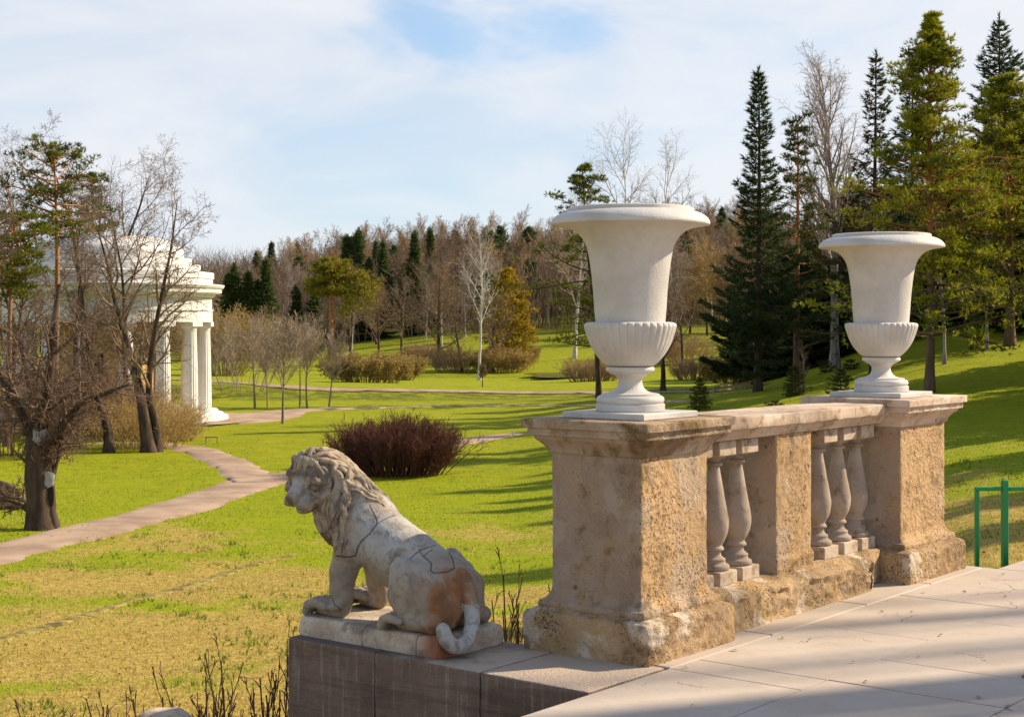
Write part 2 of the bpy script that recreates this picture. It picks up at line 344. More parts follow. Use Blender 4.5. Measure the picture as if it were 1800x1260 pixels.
# ------------------------------------------------------------------ ground sheet
def build_ground():
    inner = np.tan(np.linspace(-rad(27), rad(27), 430)); th = np.concatenate([np.linspace(-math.pi, -rad(27), 60)[:-1], np.arctan(inner), np.linspace(rad(27), math.pi, 60)[1:-1]])
    r = np.geomspace(3.5, 2500, 430); x = r[:, None]*np.sin(th)[None]; y = r[:, None]*np.cos(th)[None]
    z = ground(x.ravel(), y.ravel()).reshape(x.shape); P = np.stack([x, y, z], -1)
    g = Geo(); g.grid(P, True, True); g.obj('lawn', 'lawn', None, True); o = COL.objects['lawn']; tag(o, kind='structure')
build_ground()

def ribbon(name, pts, widths, lift=.035, step=.2, m='gravel', rough=.22):
    P = np.array([hit(u, v)[:2] if abs(u) < 5000 else (u, v) for u, v in pts]); n = len(P)
    C_ = cr(P, 12); seg = np.concatenate([[0], np.cumsum(np.hypot(*np.diff(C_, axis=0).T))]); k = max(8, int(seg[-1]/step)); s = np.linspace(0, seg[-1], k)
    x = np.interp(s, seg, C_[:, 0]); y = np.interp(s, seg, C_[:, 1]); w = np.interp(s, np.linspace(0, seg[-1], len(widths)), widths)
    T = np.stack([np.gradient(x), np.gradient(y)], 1); T /= np.linalg.norm(T, axis=1)[:, None]; N = np.stack([-T[:, 1], T[:, 0]], 1)
    rows = []
    for j, q in enumerate(np.linspace(-.5, .5, 9)):
        e = rough*(pn(np.stack([s*.9, s*0+q*9, s*0], 1))+.6*pn(np.stack([s*3.1, s*0+q*9, s*0], 1)))*(1 if abs(q) > .4 else 0); rx = x+N[:, 0]*(q*w+e); ry = y+N[:, 1]*(q*w+e)
        rows.append(np.stack([rx, ry, ground(rx, ry)+lift-(.05 if abs(q) > .4 else 0)+.012*(1-4*q*q)], 1))
    g = Geo(); g.grid(np.stack(rows, 1), flip=True); o = g.obj(name, m, None, True); tag(o, kind='structure'); return o
ribbon('gravel_path', [(-160, 1008), (0, 971), (120, 943), (230, 915), (330, 887), (405, 863), (450, 848), (495, 838), (580, 826), (690, 800), (820, 776), (900, 764), (1000, 752)], [1.7, 1.7, 1.8, 1.9, 2.0, 1.7, 1.5, 1.4])
ribbon('gravel_path', [(447, 850), (428, 830), (398, 812), (360, 797), (322, 787), (262, 781), (190, 778)], [1.6, 1.5, 1.4, 1.4, 1.3], .045)
ribbon('gravel_path', [(355, 742), (400, 739), (440, 733), (500, 724), (570, 719), (700, 716), (900, 713), (1100, 709), (1230, 706)], [5.4, 4.6, 2.2, .9, .7, .5, .5, .5, .5], .04)
ribbon('gravel_path', [(200, 664), (380, 672), (520, 682), (700, 687), (900, 691), (1060, 692), (1215, 689), (1330, 680)], [1.6, 1.6, 1.5, 1.4], .09)

# ------------------------------------------------------------------ terrace frame: local x runs along the balustrade, local y away from the terrace
KX, KY = .335, 6.698; TH = math.atan2(.7815, .6239); A = np.array((.6239, .7815)); B = np.array((-.7815, .6239))
def L(a, b, z=0.): return (KX+a*A[0]+b*B[0], KY+a*A[1]+b*B[1], z)
ribbon('worn_track', [(-60, 1144), (0, 1127), (120, 1091), (222, 1060), (338, 1029), (444, 993), (520, 975)], [.22, .26, .2, .3, .22, .1], .012, .12, 'mud', .16)
def build_terrace():
    g = Geo(); mi = []
    def bx(lo, hi, bev, m):
        n0 = sum(len(f) for k in g.F.values() for f in k); g.box(lo, hi, bev); mi.append((m, bev))
    strips = [(-.02, -.70, (-7, -4.6, -2.9, -1.25, .62, .865, 1.98, 3.12, 4.44, 5.6, 7.2, 9)), (-.70, -1.52, (-7, -5, -3.3, -1.7, -.25, .868, 1.41, 2.6, 4.0, 5.3, 6.6, 9)), (-1.52, -2.3, (-7, -4, -2.2, -.6, .5, 2.0, 3.3, 4.7, 6.2, 9)),
              (-2.3, -3.3, (-7, -4.6, -1.4, .9, 2.7, 4.2, 6., 9)), (-3.3, -5, (-7, -3, 1, 4, 9)), (-5, -11, (-7, -3, 1, 4, 9))]
    G1 = Geo(); G2 = Geo(); e = .0035
    for b0, b1, js in strips:
        for j0, j1 in zip(js[:-1], js[1:]):
            top = random.uniform(-.0025, 0); hb = b0
            if b0 == -.02 and j0 >= 4.4: hb = -.11
            G1.box((j0+e, b1+e, -.13), (j1-e, hb-e, top), .0015)
    for j0, j1 in zip((.625, 1.6, 2.7, 3.6), (1.6, 2.7, 3.6, 4.44)): G1.box((j0+e, -.02+e, -.13), (j1-e, .84, 0), .006)
    G2.box((-6.98, -10.98, -3), (8.98, -.14, -.012)); G2.box((.63, -.14, -3), (4.42, .80, -.012)); G2.box((-6.98, -.14, -3), (.63, -.03, -.012))
    V = np.vstack([G1.verts(), G2.verts()]); f1 = G1.faces(); f2 = [f+G1.n for f in G2.faces()]
    o = link('terrace', mesh('terrace', V, f1+f2, ['paving', 'joint'], False, [0]*sum(map(len, f1))+[1]*sum(map(len, f2))), None, (KX, KY, 0), TH); tag(o, kind='structure')
build_terrace()

# ------------------------------------------------------------------ weathered square masonry
def loft(prof, ca, cb, ha, hb, sp=.012, amp=.003, er=.010, seed=0, round_=.006, zs=None, open_top=False, f1=5., f2=28.):
    """rectangular shaft following a (z, offset) profile, worn by noise, most at its arrises"""
    prof = np.array(prof, float); d = np.hypot(*np.diff(prof, axis=0).T); zz = []; oo = []
    for i, L_ in enumerate(d):
        n = max(1, int(math.ceil(L_/sp)))
        zz += list(prof[i, 0]+(prof[i+1, 0]-prof[i, 0])*np.arange(n)/n); oo += list(prof[i, 1]+(prof[i+1, 1]-prof[i, 1])*np.arange(n)/n)
    zz.append(prof[-1, 0]); oo.append(prof[-1, 1]); zz = np.array(zz); oo = np.array(oo)
    na = max(4, int(2*ha/sp)); nb = max(4, int(2*hb/sp)); tA = np.linspace(-1, 1, na, endpoint=False); tB = np.linspace(-1, 1, nb, endpoint=False)
    S_ = np.concatenate([np.stack([tA, -np.ones(na)], 1), np.stack([np.ones(nb), tB], 1), np.stack([-tA, np.ones(na)], 1), np.stack([-np.ones(nb), -tB], 1)])
    N = np.concatenate([np.tile((0, -1.), (na, 1)), np.tile((1., 0), (nb, 1)), np.tile((0, 1.), (na, 1)), np.tile((-1., 0), (nb, 1))])
    X = S_[None, :, 0]*(ha+oo[:, None]); Y = S_[None, :, 1]*(hb+oo[:, None]); Z = np.repeat(zz[:, None], len(S_), 1)
    P = np.stack([X, Y, Z], -1).reshape(-1, 3); NN = np.tile(N, (len(zz), 1)); Q = P+np.array((ca, cb, seed*3.1))
    hx = np.tile(np.abs(S_[:, 0]), len(zz))*0; ex = np.minimum((1-np.abs(X.ravel())/(ha+np.repeat(oo, len(S_))))*ha, 9); ey = (1-np.abs(Y.ravel())/(hb+np.repeat(oo, len(S_))))*hb
    edge = np.exp(-(np.maximum(ex, ey))/.018)           # 1 at a vertical arris
    n1 = fbm(Q*f1, 3); n2 = fbm(Q*f2, 3); rough_side = 1+1.8*(NN[:, 1] < -.5)
    disp = amp*(.8*n1+.7*n2*rough_side)-er*edge*np.clip(.45+.9*n1+.5*n2, 0, 2)-round_*edge
    nin = np.stack([np.sign(P[:, 0])*(ex < .02), np.sign(P[:, 1])*(ey < .02)], 1); ln = np.linalg.norm(nin, axis=1); Nn = np.where(ln[:, None] > 1.1, nin/np.maximum(ln, 1e-6)[:, None], NN)
    P[:, :2] += Nn*disp[:, None]; P[:, 2] += amp*.5*fbm(Q*9+5, 2)*((P[:, 2] > prof[0, 0]+.004))
    P += np.array((ca, cb, 0)); g = Geo(); g.grid(P.reshape(len(zz), len(S_), 3), True); n = len(S_)
    g.F.setdefault(n, []).append(np.array([[(len(zz)-1)*n+k for k in range(n)]])); return g

bal = thing('stone_balustrade', 'weathered tan stone balustrade of two square pillars and bulbous balusters along the terrace edge', 'balustrade', (KX, KY, 0), TH)
PCX1, PCX2, PCY = .9586, 3.8506, .4337
SHAFT = [(.0, .105), (.150, .107), (.172, .104), (.188, .097), (.194, .083), (.199, .062), (.206, .051), (.222, .053), (.236, .047), (.243, .030), (.252, .022), (.268, .008), (.290, 0), (.962, 0)]
CAP = [(.962, .004), (.972, .014), (.985, .017), (1.0, .026), (1.02, .044), (1.036, .064), (1.046, .069), (1.054, .071), (1.056, .090), (1.090, .091), (1.0925, .093), (1.095, .111), (1.133, .112), (1.137, .107)]
def pillar(ca, ha, seed, label):
    s = loft(SHAFT[6:], ca, PCY, ha, .27, .008, .0022, .007, seed, f2=46.).obj('pillar_shaft', 'tufa', bal); auto_smooth(s, 50)
    b = loft(SHAFT[:7], ca, PCY, ha, .27, .011, .005, .02, seed+5).obj('pillar_base', 'tufa_base', bal); auto_smooth(b, 50)
    c = loft(CAP, ca, PCY, ha, .27, .009, .0018, .008, seed+9).obj('pillar_cap', 'cap_stone' if seed == 1 else 'coping_stone', bal); auto_smooth(c, 50)
pillar(PCX1, .305, 1, ''); pillar(PCX2+.05, .345, 2, '')
# plinth course under the balusters, worn away along its front
def wall_course():
    sp = .014; a0, a1 = 1.36, 3.30; na = int((a1-a0)/sp); prof = []
    for q in np.linspace(0, 1, 14): prof.append((.155, .165*q))                 # (b, z) of the front
    for q in np.linspace(0, 1, 10)[1:]: prof.append((.155+.16*q, .165+.052*q**.6))
    for q in np.linspace(0, 1, 8)[1:]: prof.append((.315+.36*q, .217))
    prof.append((.675, 0)); prof = np.array(prof); a = np.linspace(a0, a1, na)
    P = np.zeros((len(prof), na, 3)); P[..., 0] = a[None]; P[..., 1] = prof[:, :1]; P[..., 2] = prof[:, 1:]
    Q = P.reshape(-1, 3); n1 = fbm(Q*np.array((4, 9, 9)), 4); n2 = fbm(Q*26, 3); fr = np.exp(-((Q[:, 1]-.16)/.05)**2)
    Q[:, 1] += fr*(.016*n1+.012*n2+.012)*sstep(Q[:, 2], 0, .03)+fr*.03*sstep(Q[:, 2], .10, .17)*np.clip(n1+.4, 0, 1.5)
    Q[:, 2] += sstep(Q[:, 1], .14, .2)*sstep(Q[:, 2], .05, .16)*(.010*n1+.004*n2)*np.exp(-((Q[:, 1]-.2)/.12)**2)-.02*fr*sstep(Q[:, 2], .1, .16)*np.clip(n1, 0, 1)
    Q[:, 0] -= sstep(Q[:, 0], 3.12, 3.3)*(.10+.12*(1-Q[:, 1]/.3)*(Q[:, 1] < .3)-.25*np.clip(Q[:, 2]-.02, 0, .2))*1.
    g = Geo(); g.grid(Q.reshape(P.shape), flip=False); g.box((3.2, .25, 0), (3.45, .67, .214), .01); auto_smooth(g.obj('plinth_course', 'tufa_base', bal), 60)
wall_course()
auto_smooth(loft([(.2, .012), (.285, .014), (.30, .006), (.31, 0), (.985, 0)], 2.385, .475, .212, .20, .012, .003, .008, 21).obj('pier', 'tufa', bal), 50)
def rail():
    prof = [(.28, .985), (.262, .992), (.258, 1.004), (.245, 1.012), (.24, 1.03), (.226, 1.04), (.215, 1.044), (.212, 1.05), (.212, 1.104), (.218, 1.109), (.6, 1.110), (.655, 1.109), (.66, 1.10), (.66, 1.05), (.62, 1.03), (.60, .985)]
    P0 = []; 
    for p, q in zip(prof[:-1], prof[1:]):
        n = max(1, int(math.hypot(q[0]-p[0], q[1]-p[1])/.02)); P0 += [(p[0]+(q[0]-p[0])*k/n, p[1]+(q[1]-p[1])*k/n) for k in range(n)]
    P0 = np.array(P0+[prof[-1]]); g = Geo()
    for j0, j1 in ((1.24, 2.32), (2.323, 3.02), (3.023, 3.50)):
        a = np.linspace(j0, j1, int((j1-j0)/.02)); P = np.zeros((len(P0), len(a), 3)); P[..., 0] = a; P[..., 1] = P0[:, :1]; P[..., 2] = P0[:, 1:]; Q = P.reshape(-1, 3)
        n1 = fbm(Q*np.array((6, 12, 12)), 3); Q[:, 1] += np.where(Q[:, 1] < .3, .003*n1+.004*np.clip(n1, 0, 1), 0); Q[:, 2] += .0015*fbm(Q*8+3, 2); g.grid(Q.reshape(P.shape))
    auto_smooth(g.obj('coping_rail', 'coping_stone', bal), 45)
rail()
BAL = cr([(.062, .285), (.078, .288), (.083, .300), (.080, .314), (.066, .322), (.060, .333), (.062, .345), (.053, .352), (.042, .362), (.037, .376), (.040, .388), (.051, .392), (.053, .402), (.048, .410), (.043, .416), (.047, .428), (.060, .450), (.071, .478), (.078, .512), (.080, .540), (.076, .575), (.067, .625), (.056, .680), (.047, .735), (.038, .785), (.032, .825), (.030, .842), (.044, .848), (.046, .856), (.043, .863), (.034, .867), (.034, .876), (.042, .882), (.055, .886), (.063, .890), (.066, .897), (.062, .902)], 3)
def baluster(first=None, a=0., seed=0):
    if first is None:
        g = Geo(); g.lathe(BAL, (0, 0), 40); V = g.verts(); V[:, :2] *= (1+.018*fbm(V*22, 3))[:, None]; g.V = [V]
        o = g.obj('baluster', 'baluster_stone', bal, True)
        q = Geo(); q.box((-.092, -.09, .212), (.092, .09, .286), .005); q.obj('baluster_foot_block', 'block_stone', o)
        q = Geo(); q.box((-.088, -.086, .900), (.088, .086, .984), .006); q.obj('baluster_top_block', 'block_stone', o); o.location = (a, .385, 0); return o
    c = first.copy(); COL.objects.link(c); c.parent = bal; c.location = (a, .385, 0); c.rotation_euler = (0, 0, seed*math.pi/2)
    for ch in first.children: d = ch.copy(); COL.objects.link(d); d.parent = c
    return c
b0 = baluster(None, 1.445)
for k, a in enumerate((1.685, 1.925, 2.875, 3.135, 3.372)): baluster(b0, a, k+1)

# ------------------------------------------------------------------ white urns
def urn(ca, label, rz):
    r = thing('garden_urn', label, 'urn', L(ca, PCY, 1.1375), TH+rz, 'white urns on the balustrade pillars'); z0 = 1.1375
    g = Geo(); g.box((-.245, -.245, 0), (.245, .245, .031), .004); g.obj('urn_plinth', 'white_plaster', r)
    def la(name, prof, n=72, flute=0):
        P = np.array(prof); P[:, 1] -= z0; g = Geo(); g.lathe(P, (0, 0), n); V = g.verts()
        if flute:
            a = np.arctan2(V[:, 1], V[:, 0]); lob = np.abs(np.sin(a*flute/2))**.55; zz = V[:, 2]+z0
            k = np.interp(zz, [1.40, 1.45, 1.52, 1.590, 1.604, 1.612], [.004, .010, .018, .026, .045, .015]); rr = np.hypot(V[:, 0], V[:, 1]); V[:, :2] *= (1-np.where(rr > .115, k, 0)*(1-lob))[:, None]
        V[:, :2] *= (1+.003*fbm(V*9+ca, 2))[:, None]; g.V = [V]; o = g.obj(name, 'white_plaster', r); auto_smooth(o, 42); return o
    foot = [(0, 1.1686), (.170, 1.1686), (.1735, 1.172), (.1735, 1.203), (.170, 1.2056), (.164, 1.206), (.164, 1.209)]+[tuple(p) for p in cr([(.164, 1.209), (.170, 1.218), (.1705, 1.228), (.166, 1.239), (.155, 1.246)], 4)]+[(.147, 1.247), (.147, 1.255), (.135, 1.257)]+[tuple(p) for p in cr([(.118, 1.258), (.095, 1.265), (.076, 1.277), (.065, 1.293), (.060, 1.313), (.063, 1.33), (.076, 1.345), (.098, 1.355)], 5)]+[(.104, 1.357), (.104, 1.362), (.116, 1.365), (.122, 1.372), (.1225, 1.381), (.117, 1.389), (.10, 1.392), (.0, 1.392)]
    la('urn_foot', foot)
    la('urn_bowl', cr([(.0, 1.390), (.06, 1.391), (.108, 1.394), (.134, 1.408), (.1686, 1.445), (.198, 1.492), (.220, 1.548), (.231, 1.585), (.232, 1.598), (.226, 1.608), (.205, 1.614), (.17, 1.615)], 6), 36*10, 36)
    body = [tuple(p) for p in cr([(.1758, 1.613), (.1765, 1.63), (.1815, 1.69), (.188, 1.783), (.1985, 1.88), (.2125, 1.965), (.2325, 2.02), (.270, 2.064), (.325, 2.088), (.385, 2.099)], 6)]+[(.398, 2.1), (.4, 2.106)]+[tuple(p) for p in cr([(.4, 2.106), (.397, 2.118), (.385, 2.135), (.362, 2.152), (.335, 2.163), (.322, 2.166)], 4)]+[(.317, 2.167), (.315, 2.183), (.308, 2.187), (.292, 2.187), (.28, 2.178), (.24, 2.08), (.2, 1.97), (.15, 1.70), (.0, 1.66)]
    la('urn_body', body, 96); return r
urn(PCX1, 'white fluted urn on the nearer pillar beside the stone lion', 0)
urn(PCX2, 'white fluted urn on the farther pillar at the right end of the balustrade', .0)

# ------------------------------------------------------------------ dark pedestal, low stone post, green handrail
ped = thing('stone_pedestal', 'dark grey weathered stone pedestal under the lion, projecting from the terrace', 'pedestal', (KX, KY, 0), TH)
def pedestal():
    g = Geo(); bs = (0, .62, 1.29, 1.907)
    for z0, z1 in ((-.50, 0), (-1.1, -.503), (-1.7, -1.103), (-2.4, -1.703)):
        for k, (p, q) in enumerate(zip(bs[:-1], bs[1:])):
            P = np.array((p+.0015, q-.0015)); gg = loft([(z0, 0), (z1-.012, 0), (z1-.003, -.004), (z1, -.012)], .31, (p+q)/2, .309, (q-p)/2-.0015, .016, .0016, .007, k+7*int(z0*10), .002); V = gg.verts(); g.V.append(V)
            for kk, f in gg.F.items():
                for ff in f: g.F.setdefault(kk, []).append(ff+g.n)
            g.n += len(V)
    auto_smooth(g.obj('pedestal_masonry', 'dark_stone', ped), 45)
pedestal()
def low_post():
    y = 7.25; x = (287-U0)/F*y; g = Geo(); z = EYE-(1247-HV)/F*y; zg = gz(x, y)-.1
    prof = [(0, z), (.05, z-.001), (.095, z-.012), (.128, z-.035), (.145, z-.07), (.15, z-.12), (.13, z-.15), (.11, z-.17), (.11, zg+.25), (.16, zg+.22), (.16, zg)]
    g.lathe(cr(prof, 4)[::-1], (0, 0), 36); V = g.verts(); V += .006*np.stack([fbm(V*12, 3)]*3, 1); g.V = [V]; o = g.obj('stone_bollard', 'block_stone', None, True); o.location = (x, y, 0)
    tag(o, 'pale rounded stone bollard top at the bottom edge left of the dark pedestal', 'bollard')
low_post()
def handrail():
    y0 = 10.75; d = A; base = np.array(((1766-U0)/F*y0, y0)); z = lambda v, y: EYE-(v-HV)/F*y
    r = thing('green_handrail', 'bright green metal tube handrail on the grass past the far pillar', 'handrail', (base[0], base[1], 0), math.atan2(.12, .99)); zg = gz(*base)-.15
    zt = z(843, y0); zr = z(855, y0); zb = z(1000, y0); w = (1766-1715)/F*y0
    g = Geo(); g.box((-.021, -.021, zg), (.021, .021, zt), .006); g.obj('post', 'green_paint', r)
    g = Geo(); g.box((-w-.014, -.014, zr-.028), (-.027, .014, zr), .004); g.obj('top_rail', 'green_paint', r)
    g = Geo(); g.box((-w-.014, -.014, zb), (-w+.014, .014, zr-.029), .004); g.obj('upright', 'green_paint', r)
    g = Geo(); g.box((-w-.014, -.014, zb-.028), (-.027, .014, zb-.001), .004); g.obj('bottom_rail', 'green_paint', r)
    g = Geo(); g.box((.027, -.014, zr-.03), (1.1, .014, zr-.002), .004); g.obj('top_rail', 'green_paint', r)
    g = Geo(); g.box((.027, -.014, zb-.03), (1.1, .014, zb-.002), .004); g.obj('bottom_rail', 'green_paint', r)
    g = Geo(); g.box((1.1, -.026, zg), (1.152, .026, zt), .006); g.obj('post', 'green_paint', r)
handrail()
# ------------------------------------------------------------------ the stone lion
@mat('lion_marble')
def _(t):
    P = t.obj(); n1 = t.noise(P, 7, 5, .6, .5); n2 = t.noise(P, 28, 5, .7); n3 = t.noise(P, 110, 4, .7)
    mane = t.attr('mane').outputs['Fac']; rust = t.attr('rust').outputs['Fac']; crack = t.attr('crack').outputs['Fac']; pale = t.attr('pale').outputs['Fac']
    c = t.mix(t.step(n1, .3, .7), (.31, .255, .20), (.40, .335, .265))
    c = t.mix(t.m('MULTIPLY', pale, t.step(n1, .2, .6)), c, (.45, .44, .425))
    c = t.mix(t.step(t.noise(P, 16, 6, .72, .6), .47, .63, 0, .8), c, (.24, .19, .145))
    mc = t.mix(t.step(n2, .35, .65), (.46, .36, .25), (.27, .195, .125)); c = t.mix(t.m('MULTIPLY', mane, .72), c, mc)
    dk = t.m('MULTIPLY', mane, t.step(t.noise(P, 9, 5, .65, .3), .46, .60)); c = t.mix(t.m('MULTIPLY', dk, .75), c, (.11, .09, .075))
    rc_ = t.mix(t.step(n1, .3, .65), (.33, .125, .035), (.17, .078, .034)); rf = t.m('MULTIPLY', t.step(t.m('ADD', rust, t.m('ADD', t.m('MULTIPLY', t.m('SUBTRACT', n2, .5), 1.1), t.m('MULTIPLY', t.m('SUBTRACT', n1, .5), 1.2))), .22, 1.05), t.step(n3, .2, .6, .75, .95)); c = t.mix(rf, c, rc_)
    c = t.mix(t.step(n3, .60, .74, 0, .6), c, (.16, .13, .11)); c = t.mix(t.m('MULTIPLY', crack, .82), c, (.06, .052, .048))
    h = t.m('SUBTRACT', t.m('ADD', t.m('MULTIPLY', n2, .7), t.m('MULTIPLY', n3, .4)), t.m('MULTIPLY', crack, 1.5))
    t.out(c, .72, t.bump(h, .6, .011), .25)
@mat('slab_marble')
def _(t):
    P = t.obj(); n1 = t.noise(P, 6, 5, .65, .5); n2 = t.noise(P, 34, 5, .75); rust = t.attr('rust').outputs['Fac']
    c = t.mix(t.step(n1, .35, .68), (.62, .53, .43), (.43, .34, .26)); c = t.mix(t.step(n2, .52, .7, 0, .7), c, (.22, .16, .115))
    c = t.mix(t.m('MULTIPLY', rust, .9), c, (.30, .085, .03)); c = t.mix(t.step(t.noise(P, 3.3, 4, .6), .56, .66, 0, .6), c, (.14, .105, .085))
    t.out(c, .85, t.bump(t.m('ADD', n1, n2), .7, .012), .2)

def build_lion():
    from mathutils.bvhtree import BVHTree
    h = .0035; lo = np.array((-.56, -.30, .03)); hi = np.array((.80, .33, 1.03)); n = np.ceil((hi-lo)/h).astype(int)
    D = np.full(n, .4, np.float32); ax = [lo[i]+h*np.arange(n[i]) for i in range(3)]
    def sub(p0, p1):
        a = np.clip(np.floor((p0-lo)/h).astype(int), 0, n-2); b = np.clip(np.ceil((p1-lo)/h).astype(int)+1, 1, n); b = np.maximum(b, a+1)
        sl = tuple(slice(a[i], b[i]) for i in range(3)); X = np.stack(np.meshgrid(*[ax[i][sl[i]] for i in range(3)], indexing='ij'), -1); return sl, X
    def put(sl, d, k, cut=False):
        o = D[sl]
        if cut: d = -d; hh = np.clip(.5-.5*(d-o)/k, 0, 1) if k else 0; D[sl] = (d*(1-hh)+o*hh+k*hh*(1-hh)) if k else np.maximum(o, d)
        else: hh = np.clip(.5+.5*(o-d)/k, 0, 1); D[sl] = o*(1-hh)+d*hh-k*hh*(1-hh)
    def rc(a, b, ra, rb, k=.03, cut=False):
        a = np.array(a, float); b = np.array(b, float); m_ = max(ra, rb)+k*1.2+.012; sl, X = sub(np.minimum(a, b)-m_, np.maximum(a, b)+m_)
        ab = b-a; t = np.clip(((X-a)@ab)/max(ab@ab, 1e-9), 0, 1); d = np.linalg.norm(X-a-t[..., None]*ab, axis=-1)-(ra+(rb-ra)*t); put(sl, d, k, cut)
    def el(c, r, k=.03, R_=None, cut=False):
        c = np.array(c, float); r = np.array(r, float); m_ = r.max()+k+.012; sl, X = sub(c-m_, c+m_); q = X-c
        if R_ is not None: q = q@R_
        k0 = np.linalg.norm(q/r, axis=-1); k1 = np.linalg.norm(q/(r*r), axis=-1); put(sl, k0*(k0-1)/np.maximum(k1, 1e-6), k, cut)
    def chain(pts, rs, k=.03, cut=False):
        for i in range(len(pts)-1): rc(pts[i], pts[i+1], rs[i], rs[i+1], k, cut)
    # trunk, chest, neck
    rc((-.23, 0, .305), (.20, 0, .52), .158, .155, .05); el((-.27, 0, .27), (.135, .15, .17), .06); el((.02, 0, .40), (.2, .135, .15), .05)
    el((.30, 0, .53), (.148, .150, .172), .06); el((.38, .03, .58), (.14, .135, .155), .06); rc((.27, 0, .60), (.435, .04, .75), .145, .118, .06)
    el((.24, .12, .50), (.09, .05, .13), .05); el((.24, -.12, .50), (.09, .05, .13), .05)      # shoulders
    # hind quarters
    for s in (1, -1):
        chain([(-.26, .105*s, .28), (-.165, .175*s, .375)], [.138, .070], .03); el((-.150, .190*s, .395), (.062, .046, .064), .012); chain([(-.055, .15*s, .36), (-.085, .135*s, .455), (-.16, .128*s, .472), (-.22, .135*s, .455)], [.012, .026, .030, .010], .018, True)
        chain([(-.150, .195*s, .38), (-.158, .207*s, .27), (-.21, .205*s, .17)], [.054, .058, .048], .02); chain([(-.12, .20*s, .33), (-.13, .215*s, .24), (-.16, .225*s, .19)], [.016, .022, .014], .012)
        el((-.24, .15*s, .21), (.12, .085, .10), .04); el((-.33, .085*s, .20), (.10, .095, .105), .03); chain([(-.355, .19*s, .145), (-.24, .205*s, .15), (-.17, .21*s, .148)], [.044, .040, .036], .022)
        for q in range(4):
            y = (.158+.037*q)*s; e = .012*(1-abs(q-1.5)/1.5); chain([(-.21, y, .155), (-.14+e, y, .168), (-.105+e, y, .152), (-.085+e, y, .120)], [.018, .024, .025, .020], .004); rc((-.17, y-.0185*s, .205), (-.065, y-.0185*s, .12), .005, .007, .004, True)
        el((-.20, .245*s, .30), (.07, .02, .09), .03)
    # forelegs
    for s, x0 in ((1, .0), (-1, .02)):
        chain([(.27+x0, .115*s, .46), (.305+x0, .135*s, .33), (.308+x0, .145*s, .25), (.30+x0, .15*s, .17)], [.09, .067, .057, .052], .03)
        el((.27+x0, .15*s, .20), (.03, .03, .05), .025)
        rc((.31+x0, .15*s, .145), (.42+x0, .16*s, .142), .050, .040, .022)
        for q in range(4):
            y = (.095+.043*q)*s; e = .014*(1-abs(q-1.5)/1.5); chain([(.35+x0, y, .160), (.425+x0+e, y, .174), (.468+x0+e, y, .154), (.488+x0+e, y, .122)], [.022, .027, .028, .022], .004)
            rc((.385+x0, y-.0215*s, .208), (.51+x0, y-.0215*s, .128), .006, .008, .004, True)
        rc((.27+x0, .20*s, .165), (.35+x0, .202*s, .15), .02, .015, .02)
    # tail over the back edge of the slab
    tl = cr([(-.375, 0, .37, .034), (-.41, .0, .31, .042), (-.445, .005, .22, .038), (-.478, .04, .13, .035), (-.50, .11, .068, .034), (-.50, .185, .060, .034), (-.488, .238, .098, .033), (-.476, .252, .150, .031)], 5); chain(tl[:, :3], tl[:, 3], .010)
    # head
    H = np.array((.530, .10, .782)); Fv = np.array((.0, .93, -.36)); Fv /= np.linalg.norm(Fv); Lv = np.cross((0, 0, 1.), Fv); Lv /= np.linalg.norm(Lv); Lv = Lv+np.array((0, 0, -.14)); Lv /= np.linalg.norm(Lv); Uv = np.cross(Fv, Lv)
    def hp(f, l, u): return H+f*Fv+l*Lv+u*Uv
    K1 = 1.2
    def fp(f, l, u): return hp(f*1.12, l*1.5, u*K1-.008)
    RM = np.stack([Fv, Lv, Uv], 1)
    el(H, (.105, .10, .11), .04, RM); el(hp(-.06, 0, -.005), (.125, .150, .138), .05, RM); el(hp(-.01, 0, .095), (.075, .105, .05), .04, RM)
    rc(hp(-.04, 0, -.06), (.38, .03, .62), .125, .14, .06)
    el(fp(.045, 0, .01), (.09, .125, .108), .02, RM)
    rc(fp(.06, 0, .045), fp(.165, 0, .005), .046, .038, .022)                       # bridge of the nose
    for s in (1, -1):
        el(fp(.132, .030*s, -.032), (.058, .046, .034), .03, RM); el(fp(.055, .074*s, -.03), (.055, .045, .048), .022, RM)
        chain([fp(.088, .028*s, .066), fp(.088, .066*s, .064), fp(.055, .092*s, .040)], [.017, .018, .012], .008)    # brow
        el(fp(.108, .056*s, .030), (.034, .032, .024), .006, RM, True); el(fp(.088, .054*s, .029), (.021, .023, .017), .004, RM)
        chain([fp(.105, .032*s, .018), fp(.104, .062*s, .008), fp(.078, .086*s, .014)], [.008, .009, .007], .006)    # lower lid
        chain([fp(.105, .085*s, -.012), fp(.07, .102*s, .0)], [.010, .009], .012)
        el(fp(.192, .016*s, -.014), (.012, .010, .008), .006, RM, True)
    el(fp(.176, 0, .000), (.027, .042, .025), .010, RM); rc(fp(.19, 0, -.02), fp(.185, 0, -.06), .004, .004, .006, True)
    el(fp(.100, 0, -.078), (.058, .044, .026), .018, RM)
    chain([fp(.02, .10, -.072), fp(.10, .066, -.066), fp(.17, .034, -.058), fp(.185, 0, -.054), fp(.17, -.034, -.058), fp(.10, -.066, -.066), fp(.02, -.10, -.072)], [.010, .011, .010, .009, .010, .011, .010], .010, True)
    # ears
    for s in (1, -1):
        c = hp(-.03, .168*s, .055); el(c, (.032, .042, .05), .015, RM); el(hp(-.012, .186*s, .058), (.016, .022, .028), .008, RM, True)
    D0 = D.copy(); maned = np.zeros(n, np.float32)
